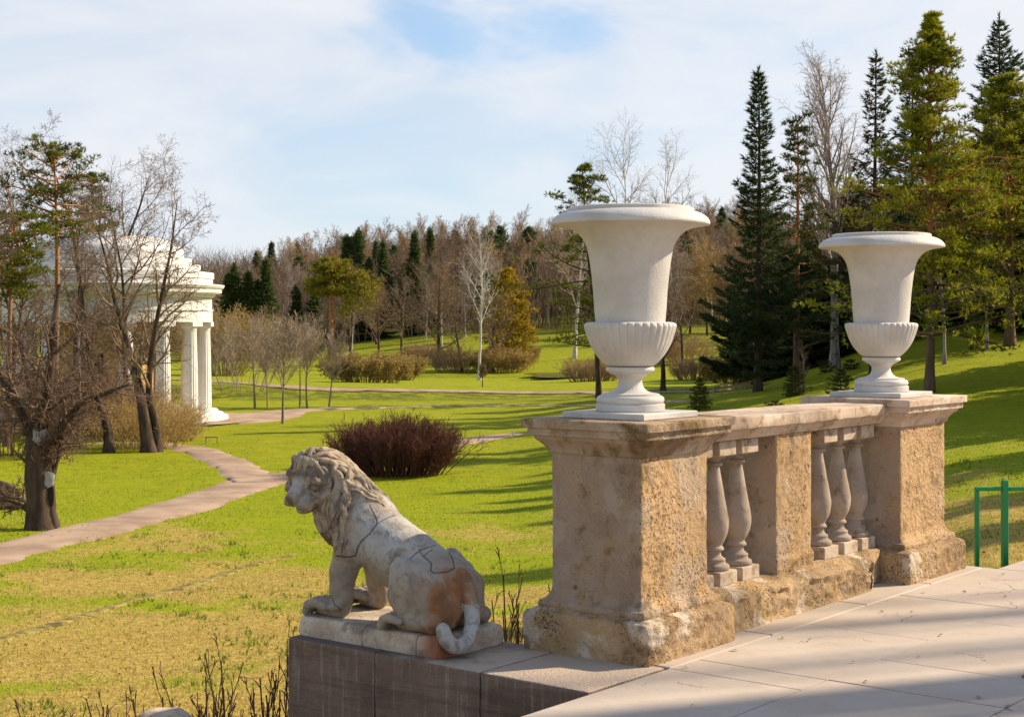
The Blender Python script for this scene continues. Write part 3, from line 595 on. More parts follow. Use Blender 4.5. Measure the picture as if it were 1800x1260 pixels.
    # carved locks: strands combed over the surface from the brow and crown
    def samp(p):
        q = (p-lo)/h; i = np.clip(q.astype(int), 1, n-3); return D0[tuple(i)], np.array([D0[i[0]+1, i[1], i[2]]-D0[i[0]-1, i[1], i[2]], D0[i[0], i[1]+1, i[2]]-D0[i[0], i[1]-1, i[2]], D0[i[0], i[1], i[2]+1]-D0[i[0], i[1], i[2]-1]])/(2*h)
    rr = random.Random(5)
    def strand(p, steps, flow, r0, wav, ph):
        p = np.array(p, float); pts = []; sds = []; gs = []; d_old = None
        for _ in range(8): d, g = samp(p); g /= np.linalg.norm(g)+1e-6; p = p-g*np.clip(d, -.03, .03)
        for i in range(steps):
            d, g = samp(p); g /= np.linalg.norm(g)+1e-6; p = p-g*np.clip(d-.002, -.02, .02)
            f = np.array(flow(p), float); f -= g*(f@g); f /= np.linalg.norm(f)+1e-6; side = np.cross(g, f); f = f+side*wav*math.sin(ph+i*.62); 
            if d_old is not None: f = .55*f+.45*d_old
            d_old = f; pts.append(p+g*(.0055-.0075*i/steps)); sds.append(side/(np.linalg.norm(side)+1e-6)); gs.append(g); p = p+f/np.linalg.norm(f)*.0125
        rs = [r0*(.62+.5*math.sin(math.pi*min(1, (i+1)/(len(pts)*.65))))*(1-.75*(i/len(pts))**2) for i in range(len(pts))]
        rs = [max(q, .0052) for q in rs]; chain(pts, rs, .0015)
        if r0 > .0095:
            for o_ in (-.62, .0, .62): chain([a+s_*o_*r_+g_*r_*(.80 if o_ == 0 else .52) for a, s_, g_, r_ in zip(pts, sds, gs, rs)][:-3], [max(r_*.30, .0034) for r_ in rs][:-3], .0006)
        P = np.array(pts)[::2]; q = np.clip(((P-lo)/h).astype(int), 3, n-4)
        for j in q: maned[j[0]-7:j[0]+8, j[1]-7:j[1]+8, j[2]-7:j[2]+8] = 1
    down = lambda p: (-.42*(p[2] > .72)-.18, .10*np.sign(p[1]), -1.); back = lambda p: (-1., .05, -.62+.2*(p[0] < .3))
    for k in range(24):                                   # ring round the face, hanging
        a = -2.3+4.25*k/23; rd = .158+rr.uniform(-.01, .012); p = hp(.035+rr.uniform(-.02, .015), rd*math.sin(a)*1.18, rd*math.cos(a)+.01)
        side = math.sin(a); fl = (lambda sd: (lambda p: Lv*sd*.9*max(0, (p[2]-H[2]+.02)*9)-Fv*.35+np.array((0, 0, -1.))*(.25+1.1*(p[2] < H[2]+.10))))(side)
        strand(p, rr.randint(15, 25), fl, rr.uniform(.012, .018), .40, a*2.4)
    for row, q in enumerate((-.035, -.085, -.135)):       # combed rows over the crown and sides
        for k in range(17):
            a = -1.9+3.8*(k+.5*(row % 2))/16; rd = .150; p = hp(q, rd*math.sin(a)*1.05, rd*math.cos(a))
            strand(p, rr.randint(17, 25), (lambda sa: (lambda p: -Fv*.62+Lv*sa*.5+np.array((-.25, 0, -.75))))(math.sin(a)), rr.choice((.010, .012, .015)), .42, a*2.2+row*1.1)
    for k in range(26):                                   # nape and chest
        if k < 14: p = (.33+.10*rr.random(), rr.uniform(-.11, .12), .86); fl = back; st = rr.randint(13, 20)
        else: p = (.46, rr.uniform(.06, .19), rr.uniform(.58, .72)); fl = down; st = rr.randint(9, 15)
        strand(p, st, fl, rr.uniform(.009, .018), .45, rr.uniform(0, 6))
    for k in range(30):                                   # long parallel locks falling over the near shoulder, and their mirror
        sd = 1 if k < 21 else -1; q = rr.random(); p = (.47-.25*q, .17*sd, .86-.15*q+rr.uniform(-.03, .04))
        strand(p, rr.randint(19, 31), (lambda sd: (lambda p: (-.16-.2*(p[2] > .78), .12*sd, -1.)))(sd), rr.choice((.008, .010, .013, .017)), .48, 5.5*q+rr.uniform(-.35, .35))
    for k in range(7):                                    # forelock
        strand(hp(.03, -.05+.016*k, .125), 9, lambda p: Fv*.3+Lv*(p@Lv-H@Lv)*3-Uv*.4, .016, .5, k*1.3)
    # cut flat where it meets the slab
    zi = ax[2][None, None, :]; xi = ax[0][:, None, None]; D = np.maximum(D, np.where(xi > -.455, .098-zi, -1).astype(np.float32))
    # surface nets
    ins = D < 0; cells = np.zeros(n-1, int); acc = np.zeros((*(n-1), 3), np.float32); cnt = np.zeros(n-1, np.float32)
    for axis in range(3):
        a = [slice(None)]*3; b = [slice(None)]*3; a[axis] = slice(0, -1); b[axis] = slice(1, None); d0 = D[tuple(a)]; d1 = D[tuple(b)]; cr_ = (d0 < 0) != (d1 < 0); I = np.argwhere(cr_); t = (d0[cr_]/(d0[cr_]-d1[cr_]))
        pos = I.astype(np.float32); pos[:, axis] += t; o = [i for i in range(3) if i != axis]
        for e0 in (0, 1):
            for e1 in (0, 1):
                J = I.copy(); J[:, o[0]] -= e0; J[:, o[1]] -= e1; ok = ((J >= 0) & (J < n-1)).all(1); J = J[ok]; np.add.at(acc, tuple(J.T), pos[ok]); np.add.at(cnt, tuple(J.T), 1)
    act = cnt > 0; idx = np.full(n-1, -1); idx[act] = np.arange(act.sum()); V = lo+h*(acc[act]/cnt[act][:, None]); Q = []
    for axis in range(3):
        a = [slice(None)]*3; b = [slice(None)]*3; a[axis] = slice(0, -1); b[axis] = slice(1, None); s0 = ins[tuple(a)]; cr_ = s0 != ins[tuple(b)]; I = np.argwhere(cr_); flip = s0[cr_]; u, w = [(1, 2), (2, 0), (0, 1)][axis]
        def at_(du, dw): J = I.copy(); J[:, u] += du; J[:, w] += dw; return idx[tuple(np.clip(J, 0, n-2).T)]
        q = np.stack([at_(-1, -1), at_(0, -1), at_(0, 0), at_(-1, 0)], 1); q[~flip] = q[~flip][:, ::-1]; Q.append(q[(q >= 0).all(1)])
    Q = np.concatenate(Q); E = np.concatenate([Q[:, [0, 1]], Q[:, [1, 2]], Q[:, [2, 3]], Q[:, [3, 0]]])
    for it in range(1):                                   # light relaxation
        sm = np.zeros_like(V); c = np.zeros(len(V)); 
        for i in range(3): sm[:, i] = np.bincount(E[:, 0], V[E[:, 1], i], len(V))
        c = np.bincount(E[:, 0], minlength=len(V)); V = np.where(c[:, None] > 0, V*.5+.5*sm/np.maximum(c, 1)[:, None], V)
    V = V+.0008*np.stack([fbm(V*45, 2)]*3, 1)
    # stains and cracks of the old marble, plus painted eye-socket shade, traced on its surface
    loc = np.array(L(.325, 1.385)); rz = TH+math.pi/2; c_, s_ = math.cos(rz), math.sin(rz); Rz = np.array(((c_, -s_, 0), (s_, c_, 0), (0, 0, 1)))
    Vw = V@Rz.T+loc; tree = BVHTree.FromPolygons([tuple(v) for v in Vw], [tuple(int(i) for i in q) for q in Q])
    def ray(u, v):
        d = Vector(((u-U0)/F, 1, -(v-HV)/F)); r = tree.ray_cast(Vector((0, 0, EYE)), d.normalized()); return np.array(r[0]) if r[0] else None
    crack = np.zeros(len(V)); rust = np.zeros(len(V)); pale = np.zeros(len(V))
    def line(px, w):
        nonlocal crack
        C_ = []
        for p, q in zip(px[:-1], px[1:]):
            for t in np.linspace(0, 1, 14): C_.append((p[0]+(q[0]-p[0])*t+rr.uniform(-.35, .35), p[1]+(q[1]-p[1])*t+rr.uniform(-.35, .35)))
        pts = [x for x in (ray(*c) for c in C_) if x is not None]
        for a, b in zip(pts[:-1], pts[1:]):
            if np.linalg.norm(a-b) > .06: continue
            near = np.nonzero((np.abs(Vw-(a+b)/2) < .05).all(1))[0]; ab = b-a; t = np.clip(((Vw[near]-a)@ab)/(ab@ab+1e-9), 0, 1); d = np.linalg.norm(Vw[near]-a-t[:, None]*ab, axis=1); crack[near] = np.maximum(crack[near], 1-sstep(d, w*.5, w*1.4))
    line([(650, 889), (655, 900), (661, 912), (663, 920), (650, 938), (636, 950), (629, 962), (625, 977)], .0036); line([(663, 920), (678, 911), (694, 905)], .0022); line([(625, 977), (610, 979), (591, 977)], .003)
    line([(721, 982), (730, 973), (742, 965), (766, 958)], .0026); line([(744, 977), (758, 989), (757, 1003), (765, 1007), (785, 1005), (799, 998), (795, 980), (789, 969)], .003); line([(744, 977), (760, 965)], .002); line([(736, 966), (744, 978)], .002)
    line([(582, 1046), (588, 1062), (600, 1072)], .0026); line([(577, 935), (583, 945), (577, 962)], .002); line([(560, 940), (577, 935), (592, 900)], .0022);
    for u, v, r_, a_ in ((800, 1035, .085, 1), (815, 1010, .06, 1), (775, 1065, .085, 1), (757, 1085, .05, .7), (810, 1055, .06, 1), (745, 1040, .08, .55), (835, 1040, .06, .7), (745, 1108, .03, .8), (790, 1010, .06, .8), (770, 1040, .07, .9), (790, 1075, .09, 1), (810, 1080, .07, 1), (765, 1095, .06, .9)):
        p = ray(u, v)
        if p is not None: rust = np.maximum(rust, a_*(1-sstep(np.linalg.norm(Vw-p, axis=1), r_*.4, r_*1.5)))
    td = np.min(np.linalg.norm(V[:, None].astype(np.float32)-tl[None, :, :3].astype(np.float32), axis=2), axis=1); tail = (td < .052)*(V[:, 2] < .235)*(V[:, 0] < -.41); rust *= 1-tail
    pale = sstep(V[:, 0], -.30, -.1)*(1-sstep(V[:, 0], .12, .3))*sstep(V[:, 2], .3, .5); pale = np.maximum(pale, 1-sstep(np.linalg.norm(V-hp(.13, 0, 0), axis=1), .05, .10)); pale = np.maximum(pale, tail)
    for c0, r0, a0 in ((fp(.196, 0, .0), .034, .8), (fp(.10, .055, .03), .030, .5), (fp(.10, -.055, .03), .030, .5)): crack = np.maximum(crack, a0*(1-sstep(np.linalg.norm(V-c0, axis=1), r0*.5, r0)))  # dark nose, and shade painted into the eye sockets, via the crack mask
    q = np.clip(((V-lo)/h).astype(int), 0, n-1); mn = maned[tuple(q.T)]; mn = mn*(1-sstep(.10-np.linalg.norm(V-hp(.12, 0, -.01), axis=1), -.01, .03))
    for it in range(6): mn = np.bincount(E[:, 0], mn[E[:, 1]], len(V))/np.maximum(np.bincount(E[:, 0], minlength=len(V)), 1)
    root = thing('lion_statue', 'weathered marble lion sitting with its head turned aside on the dark pedestal', 'statue', tuple(loc), rz)
    link('lion_body', mesh('lion_body', V, Q, 'lion_marble', True, attrs={'mane': mn, 'rust': rust, 'crack': crack, 'pale': pale}), root)
    # its own thin slab, broken in three
    g = Geo()
    for x0, x1, seed in ((-.452, -.30, 31), (-.298, .06, 32), (.063, .525, 33)):
        gg = loft([(.001, .0), (.035, .004), (.07, .0), (.088, -.004), (.097, -.012), (.100, -.03)], (x0+x1)/2, 0, (x1-x0)/2, .25, .011, .005, .016, seed, .004); V = gg.verts(); g.V.append(V)
        for kk, f in gg.F.items():
            for ff in f: g.F.setdefault(kk, []).append(ff+g.n)
        g.n += len(V)
    V = g.verts(); ru = np.exp(-((V[:, 0]+.42)**2+(V[:, 1]-.20)**2)/.011)*(V[:, 1] > .1)
    auto_smooth(g.obj('lion_slab', 'slab_marble', root, attrs={'rust': np.clip(ru*1.2, 0, 1)}), 50)
build_lion()
# ------------------------------------------------------------------ vegetation materials
def bark(name, c0, c1, c2=None, split=None, sc=1., bands=False):
    @mat(name)
    def _(t):
        P = t.obj(); n = t.noise(t.scl(P, 5*sc, 5*sc, 1.2*sc), 1., 5, .65); c = t.mix(t.step(n, .35, .65), c0, c1)
        if c2:
            z = t.sep(P)[2]; c = t.mix(t.step(t.m('ADD', z, t.m('MULTIPLY', n, 2.)), split[0], split[1]), c, t.mix(t.step(n, .3, .7), c2, tuple(k*.6 for k in c2)))
        if bands:
            b = t.noise(t.scl(P, 2, 2, 7), 1., 4, .6, .4); c = t.mix(t.step(b, .60, .68), c, (.045, .04, .035))
        t.out(c, .9, t.bump(n, .6, .03), .1)
bark('bark_dark', (.045, .031, .023), (.10, .072, .053)); bark('bark_grey', (.16, .13, .10), (.26, .215, .17))
bark('bark_pine', (.13, .085, .06), (.21, .14, .10), (.50, .22, .085), (4.5, 8)); bark('bark_birch', (.62, .59, .55), (.45, .41, .37), None, None, 1., True); bark('bark_birch_old', (.36, .33, .30), (.16, .14, .125), None, None, 1., True)
def twig(name, c0, c1):
    @mat(name)
    def _(t): P = t.pos(); c = t.mix(t.noise(P, .7, 3, .6), c0, c1); c = t.mix(t.m('MULTIPLY', t.rnd(), .35), c, tuple(k*.62 for k in c0)); t.out(c, .9, None, .1)
twig('twig_brown', (.185, .13, .09), (.27, .195, .13)); twig('twig_warm', (.31, .20, .112), (.42, .28, .155)); twig('twig_grey', (.34, .265, .20), (.44, .35, .26)); twig('twig_tan', (.38, .26, .10), (.48, .34, .14)); twig('twig_red', (.115, .048, .040), (.175, .075, .055)); twig('twig_birch', (.40, .33, .29), (.30, .235, .20)); twig('twig_hedge', (.085, .055, .03), (.15, .095, .045)); twig('twig_plum', (.15, .098, .072), (.23, .152, .105))
def leaf(name, c0, c1, c2, tr=.3):
    @mat(name)
    def _(t):
        P = t.pos(); n = t.noise(P, .55, 3, .6); r = t.n('ShaderNodeNewGeometry').outputs['Random Per Island']
        c = t.mix(t.step(n, .35, .65), c0, c1); c = t.mix(t.m('MULTIPLY', r, .55), c, c2); c = t.mix(t.m('MULTIPLY', t.rnd(), .3), c, c0); t.out(c, .6, None, .25, tr)
leaf('needle_pine', (.075, .11, .014), (.16, .18, .014), (.24, .225, .02)); leaf('needle_pine_sun', (.25, .27, .013), (.37, .365, .015), (.47, .41, .02)); leaf('needle_olive', (.20, .185, .016), (.29, .245, .018), (.36, .29, .03)); leaf('needle_spruce', (.025, .05, .018), (.05, .08, .022), (.085, .105, .022)); leaf('needle_dark', (.045, .065, .018), (.085, .10, .02), (.12, .13, .024)); leaf('needle_far', (.045, .085, .026), (.08, .125, .03), (.13, .15, .03))  # needle_pine_sun is the lit copy: sunlight painted into the needle colour
leaf('needle_rust', (.10, .055, .022), (.14, .075, .03), (.07, .07, .025)); leaf('leaf_yellow', (.33, .225, .010), (.42, .27, .012), (.26, .20, .015)); leaf('grass_blade', (.23, .30, .008), (.34, .37, .012), (.42, .38, .03), .4); leaf('straw_blade', (.46, .35, .10), (.56, .42, .14), (.38, .29, .08), .35); leaf('leaf_bud', (.36, .26, .08), (.42, .30, .09), (.30, .2, .06))

# ------------------------------------------------------------------ branching
class Br:
    """branches gathered by shape and turned into one mesh of tapered tubes"""
    def __init__(s): s.g = {}
    def add(s, pts, rs, sides):
        s.g.setdefault((len(pts), sides), []).append((pts, rs))
    def geo(s, g=None):
        g = g or Geo()
        for (n, k), L_ in s.g.items():
            P = np.array([p for p, _ in L_], float); r = np.array([q for _, q in L_], float); T = np.gradient(P, axis=1); T /= np.linalg.norm(T, axis=2)[..., None]+1e-9
            ref = np.where(np.abs(T[:, :1, 2:]) < .85, np.array((0, 0, 1.)), np.array((1., .1, 0))); U = np.cross(T, ref); U /= np.linalg.norm(U, axis=2)[..., None]+1e-9; Wv = np.cross(T, U)
            a = np.arange(k)/k*2*math.pi; V = P[:, :, None]+r[:, :, None, None]*(U[:, :, None]*np.cos(a)[:, None]+Wv[:, :, None]*np.sin(a)[:, None]); b = len(L_)
            i = np.arange(b)[:, None, None]*n*k+np.arange(n-1)[None, :, None]*k; j = np.arange(k)[None, None]; q = np.stack([i+j, i+(j+1) % k, i+k+(j+1) % k, i+k+j], -1).reshape(-1, 4)[:, ::-1]; g.add(V.reshape(-1, 3), q)
        return g
R_ = random.Random(3); RMIN = [.0045]
def nrm(v): l = math.sqrt(v[0]*v[0]+v[1]*v[1]+v[2]*v[2])+1e-9; return (v[0]/l, v[1]/l, v[2]/l)
def path(p, d, L_, n, wan, trop):
    pts = [p]; s = L_/n
    for i in range(n):
        d = nrm((d[0]+R_.gauss(0, wan), d[1]+R_.gauss(0, wan), d[2]+R_.gauss(0, wan)*.8+trop)); p = (p[0]+d[0]*s, p[1]+d[1]*s, p[2]+d[2]*s); pts.append(p)
    return pts
def off(d, ang, az):
    u = nrm((d[1], -d[0], 0) if abs(d[2]) < .98 else (1, 0, 0)); w = (d[1]*u[2]-d[2]*u[1], d[2]*u[0]-d[0]*u[2], d[0]*u[1]-d[1]*u[0]); c, s = math.cos(ang), math.sin(ang); ca, sa = math.cos(az), math.sin(az)
    return nrm(tuple(d[i]*c+(u[i]*ca+w[i]*sa)*s for i in range(3)))
def lerp(pts, t):
    f = t*(len(pts)-1); i = min(int(f), len(pts)-2); f -= i; a, b = pts[i], pts[i+1]; return tuple(a[k]+(b[k]-a[k])*f for k in range(3)), nrm(tuple(b[k]-a[k] for k in range(3)))
def limbs(br, pts, L_, r0, r1, lv, k, tips=None):
    """children of one branch; lv = list of (count, t0, t1, ang0, ang1, ratio, nseg, wander, tropism, sides)"""
    if k >= len(lv): 
        if tips is not None: tips.append((pts[-1], nrm(tuple(pts[-1][i]-pts[-2][i] for i in range(3)))))
        return
    cnt, t0, t1, a0, a1, rat, ns, wan, trop, sd = lv[k][:10]; shape = lv[k][10] if len(lv[k]) > 10 else None; az = R_.uniform(0, 6.28); m_ = max(1, int(round(cnt*R_.uniform(.8, 1.2))))
    for i in range(m_):
        t = t0+(t1-t0)*(i+R_.random())/m_; p, d = lerp(pts, t); az += 2.4+R_.uniform(-.5, .5); q = off(d, rad(R_.uniform(a0, a1)), az); l = L_*rat*R_.uniform(.65, 1.2)*(shape(t) if shape else (1.15-.5*t)); r = max(RMIN[0], min(.8*(r0+(r1-r0)*t), .022*l+.003)) if k else .62*(r0+(r1-r0)*t)*R_.uniform(.75, 1.05)
        pp = path(p, q, l, ns, wan, trop); e = max(RMIN[0]*.8, r*.25); br.add(pp, [r+(e-r)*j/ns for j in range(ns+1)], sd); limbs(br, pp, l, r, e, lv, k+1, tips)
def needles(pts, dirs, n, length, width, spread=1., flat=0., droop=0.):
    """thin needle tufts: n blades around each point"""
    P = np.repeat(np.array(pts, float), n, 0); d = np.repeat(np.array(dirs, float), n, 0)+rng.normal(0, spread, (len(pts)*n, 3))*np.array((1, 1, 1-flat)); d[:, 2] -= droop; d /= np.linalg.norm(d, axis=1)[:, None]
    l = length*rng.uniform(.6, 1.25, len(P)); s = np.cross(d, rng.normal(size=(len(P), 3))); s /= np.linalg.norm(s, axis=1)[:, None]; b = P+d*l[:, None]*rng.uniform(-.25, .25, len(P))[:, None]
    V = np.stack([b-s*width*.5, b+d*l[:, None], b+s*width*.5, ], 1)
    return V.reshape(-1, 3), np.arange(len(P)*3).reshape(-1, 3)
def twigs_from(g, V, F_): g.add(V, F_); return g

def base_flare(r, k=1.45): return [r*k, r*1.12]
def bare_tree(name, H, r, lv, mt, mc, lean=(0, 0), wan=.05, nseg=10, tfrac=1., sides=10, label='', cat='tree', group=None, loc=(0, 0, 0), extra=None, flare=1.5):
    root = thing(name, label, cat, loc, 0, group); br = Br(); tr = path((0, 0, -.15), nrm((lean[0], lean[1], 1)), H*tfrac, nseg, wan, .03); rs = [r*(flare if i == 0 else 1)*(1-.97*(i/nseg)**.9)+.004 for i in range(nseg+1)]
    tb = Br(); tb.add(tr, rs, sides); limbs(br, tr, H, r, r*.15, lv, 0)
    if extra: extra(tb, br, tr)
    tb.geo().obj('trunk', mt, root, True); br.geo().obj('crown', mc, root, True); return root

def spruce(name, H, rw, mt, mn, label='', cat='tree', group=None, loc=(0, 0, 0), z0=.08, dens=1., droop=.25, nl=.30, whorl=5, thin=0., rustn=None, wid=.055, step=.040, shape=1.05):
    root = thing(name, label, cat, loc, 0, group); tb = Br(); tr = path((0, 0, -.15), (0, 0, 1), H, 12, .006, .05); tb.add(tr, [H*.0135*(1.3 if i == 0 else 1)*(1-.95*i/12)+.006 for i in range(13)], 8); P = []; D_ = []; P2 = []; D2 = []
    z = H*z0; lob = [R_.uniform(.66, 1.25) for _ in range(9)]
    while z < H*.97:
        q = z/H; ln = rw*(1-q)**shape*(1-.6*math.exp(-(q-z0)*16))*lob[int(q*8.99)]; p0, _ = lerp(tr, min(.999, (z+.15)/H)); a0 = R_.uniform(0, 6.28)
        for k in range(whorl):
            if R_.random() < thin: continue
            a = a0+k*6.283/whorl+R_.uniform(-.35, .35); l = ln*R_.uniform(.5, 1.22)+.06; n = max(2, int(l/.3)+1); up = .55*q-.30*(1-q); pts = [p0]
            for i in range(n): t = (i+1)/n; pts.append((p0[0]+math.cos(a)*l*t, p0[1]+math.sin(a)*l*t, p0[2]+l*(up*t-droop*t*(1-t)*1.4+.10*t*t)))
            tb.add(pts, [.010+.006*l*(1-i/n) for i in range(n+1)], 3); side = (-math.sin(a), math.cos(a))
            m_ = max(2, int(dens*(3+l*l*9+l*7)))
            for _ in range(m_):
                t = R_.random()**.62; c, dd0 = lerp(pts, min(.999, t)); w = (.34*l*(1-t)**.7+.03)*min(1, .25+t*2.2); s = R_.uniform(-1, 1)*w; sg = 1 if s > 0 else -1
                pt = (c[0]+side[0]*s, c[1]+side[1]*s, c[2]-abs(s)*.28-R_.random()**2*.22*min(1, l)); dd = (dd0[0]*.8+side[0]*sg*.55, dd0[1]*.8+side[1]*sg*.55, dd0[2]-.12)
                if rustn and R_.random() < rustn(q, a): P2.append(pt); D2.append(dd)
                else: P.append(pt); D_.append(dd)
        z += max(.13, H*step*(1-.62*q))*R_.uniform(.8, 1.2)
    for i in range(14): P.append((tr[-1][0], tr[-1][1], tr[-1][2]-.06*i)); D_.append((0, 0, 1.))
    tb.geo().obj('trunk', mt, root, True)
    V, F_ = needles(P, D_, 4, nl, wid, .32, .2, .10); g = Geo(); g.add(V, F_); g.obj('crown', mn, root)
    if P2: V, F_ = needles(P2, D2, 3, nl, wid, .35, .2, .25); g = Geo(); g.add(V, F_); tag(g.obj('crown', 'needle_rust', root), 'browned dead needles on one side')
    return root

def pine(name, H, r, rw, z0, mt, mn, label='', cat='tree', group=None, loc=(0, 0, 0), nb=46, tuft=11, nl=.2, top=.9, lean=(0, 0), clump=.42, prof=None, sub=5, mn2=None, wid=.045, upq=30, sunf=.6):
    """Scots pine: bare lower bole, irregular limbs ending in cushions of needles"""
    root = thing(name, label, cat, loc, 0, group); tb = Br(); tr = path((0, 0, -.15), nrm((lean[0], lean[1], 1)), H*.96, 12, .014, .03); tb.add(tr, [r*(1.35 if i == 0 else 1)*(1-.9*i/12)+.01 for i in range(13)], 9); P = []; D_ = []; P2 = []; D2 = []
    prof = prof or (lambda q: (1-q)**.6*min(1, .35+q*2.2))
    for k in range(nb):
        q = (k+R_.random())/nb; t = z0+(1-z0)*q; p, d = lerp(tr, min(t, .995)); a = k*2.4+R_.uniform(-.5, .5); l = rw*max(.02, prof(q))*R_.uniform(.5, 1.2)+.12; el = rad(R_.uniform(-10, 16)+upq*q*q); pp = path(p, (math.cos(a)*math.cos(el), math.sin(a)*math.cos(el), math.sin(el)), l, 5, .10, .02); tb.add(pp, [max(.012, r*.28*(1-.5*q))*(1-.7*i/5)+.006 for i in range(6)], 4)
        for s in range(sub):
            u = 1. if s == 0 else R_.uniform(.38, 1.); c, dd = lerp(pp, min(u, .999)); e = (.20*l+.06)*(0 if s == 0 else 1); c2 = (c[0]+R_.gauss(0, e), c[1]+R_.gauss(0, e), c[2]+R_.gauss(.05, e*.25)); tb.add([c, ((c[0]+c2[0])/2, (c[1]+c2[1])/2, (c[2]+c2[2])/2+.03), c2], [.014, .01, .006], 3)
            rad_ = clump*R_.uniform(.55, 1.3)*min(1, .45+l)*(1-.5*q); second_tone = mn2 and R_.random() < sunf
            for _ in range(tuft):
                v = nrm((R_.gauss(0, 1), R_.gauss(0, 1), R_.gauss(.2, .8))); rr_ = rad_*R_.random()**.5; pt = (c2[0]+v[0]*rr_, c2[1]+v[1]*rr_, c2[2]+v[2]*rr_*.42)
                (P2 if second_tone else P).append(pt); (D2 if second_tone else D_).append((v[0], v[1], v[2]*.7+.55))
    tb.geo().obj('trunk', mt, root, True)
    for PP, DD, m_ in ((P, D_, mn), (P2, D2, mn2)):
        if PP: V, F_ = needles(PP, DD, 6, nl, wid, .5); g = Geo(); g.add(V, F_); g.obj('crown', m_, root)
    return root

def shrub(name, H, rw, nst, lv, m_, label, group=None, loc=(0, 0, 0), spread=35, nseg=6, r=.012, trop=.03, wan=.08, ell=(1, 1), cat='shrub', budm=None, bl=.05):
    root = thing(name, label, cat, loc, 0, group); br = Br(); tips = []
    for k in range(nst):
        a = R_.uniform(0, 6.283); q = math.sqrt(R_.random()); x, y = math.cos(a)*q*rw*.5*ell[0], math.sin(a)*q*rw*.5*ell[1]; t = rad(spread)*q*R_.uniform(.7, 1.2); l = H*R_.uniform(.75, 1.1)*(1-.28*q*q)/max(.6, math.cos(t)); d = (math.cos(a)*math.sin(t)*ell[0], math.sin(a)*math.sin(t)*ell[1], math.cos(t))
        pp = path((x, y, -.08), nrm(d), l, nseg, wan, trop); br.add(pp, [r*(1-.8*i/nseg)+.0022 for i in range(nseg+1)], 4); limbs(br, pp, l, r, r*.2, lv, 0, tips)
    br.geo().obj('stems', m_, root, True)
    if budm and tips: V, F_ = needles([p for p, _ in tips], [d for _, d in tips], 3, bl, bl*.6, .8); g = Geo(); g.add(V, F_); g.obj('buds', budm, root)
    return root
def top_h(u, v, y, z): """height of a thing at distance y whose top shows at photo row v""" ; return EYE-(v-HV)/F*y-z
# ------------------------------------------------------------------ near and middle trees
def hgt(loc, v): return EYE-(v-HV)/F*loc[1]-loc[2]
OLD = [(9, .28, .95, 30, 65, .42, 7, .15, .05, 6), (8, .2, 1., 30, 70, .5, 6, .16, .03, 4), (8, .15, 1., 30, 75, .5, 5, .18, .02, 3), (5, .1, 1., 30, 80, .5, 3, .2, 0., 3)]
FASTIG = [(15, .22, .97, 18, 38, .36, 7, .07, .09, 5), (9, .15, 1., 20, 45, .45, 5, .1, .05, 3), (8, .1, 1., 20, 55, .45, 4, .14, .0, 3)]
BIRCH = [(16, .28, .97, 25, 48, .30, 7, .09, .06, 5), (9, .2, 1., 25, 55, .45, 5, .12, .0, 3), (8, .1, 1., 25, 60, .5, 4, .14, -.05, 3)]

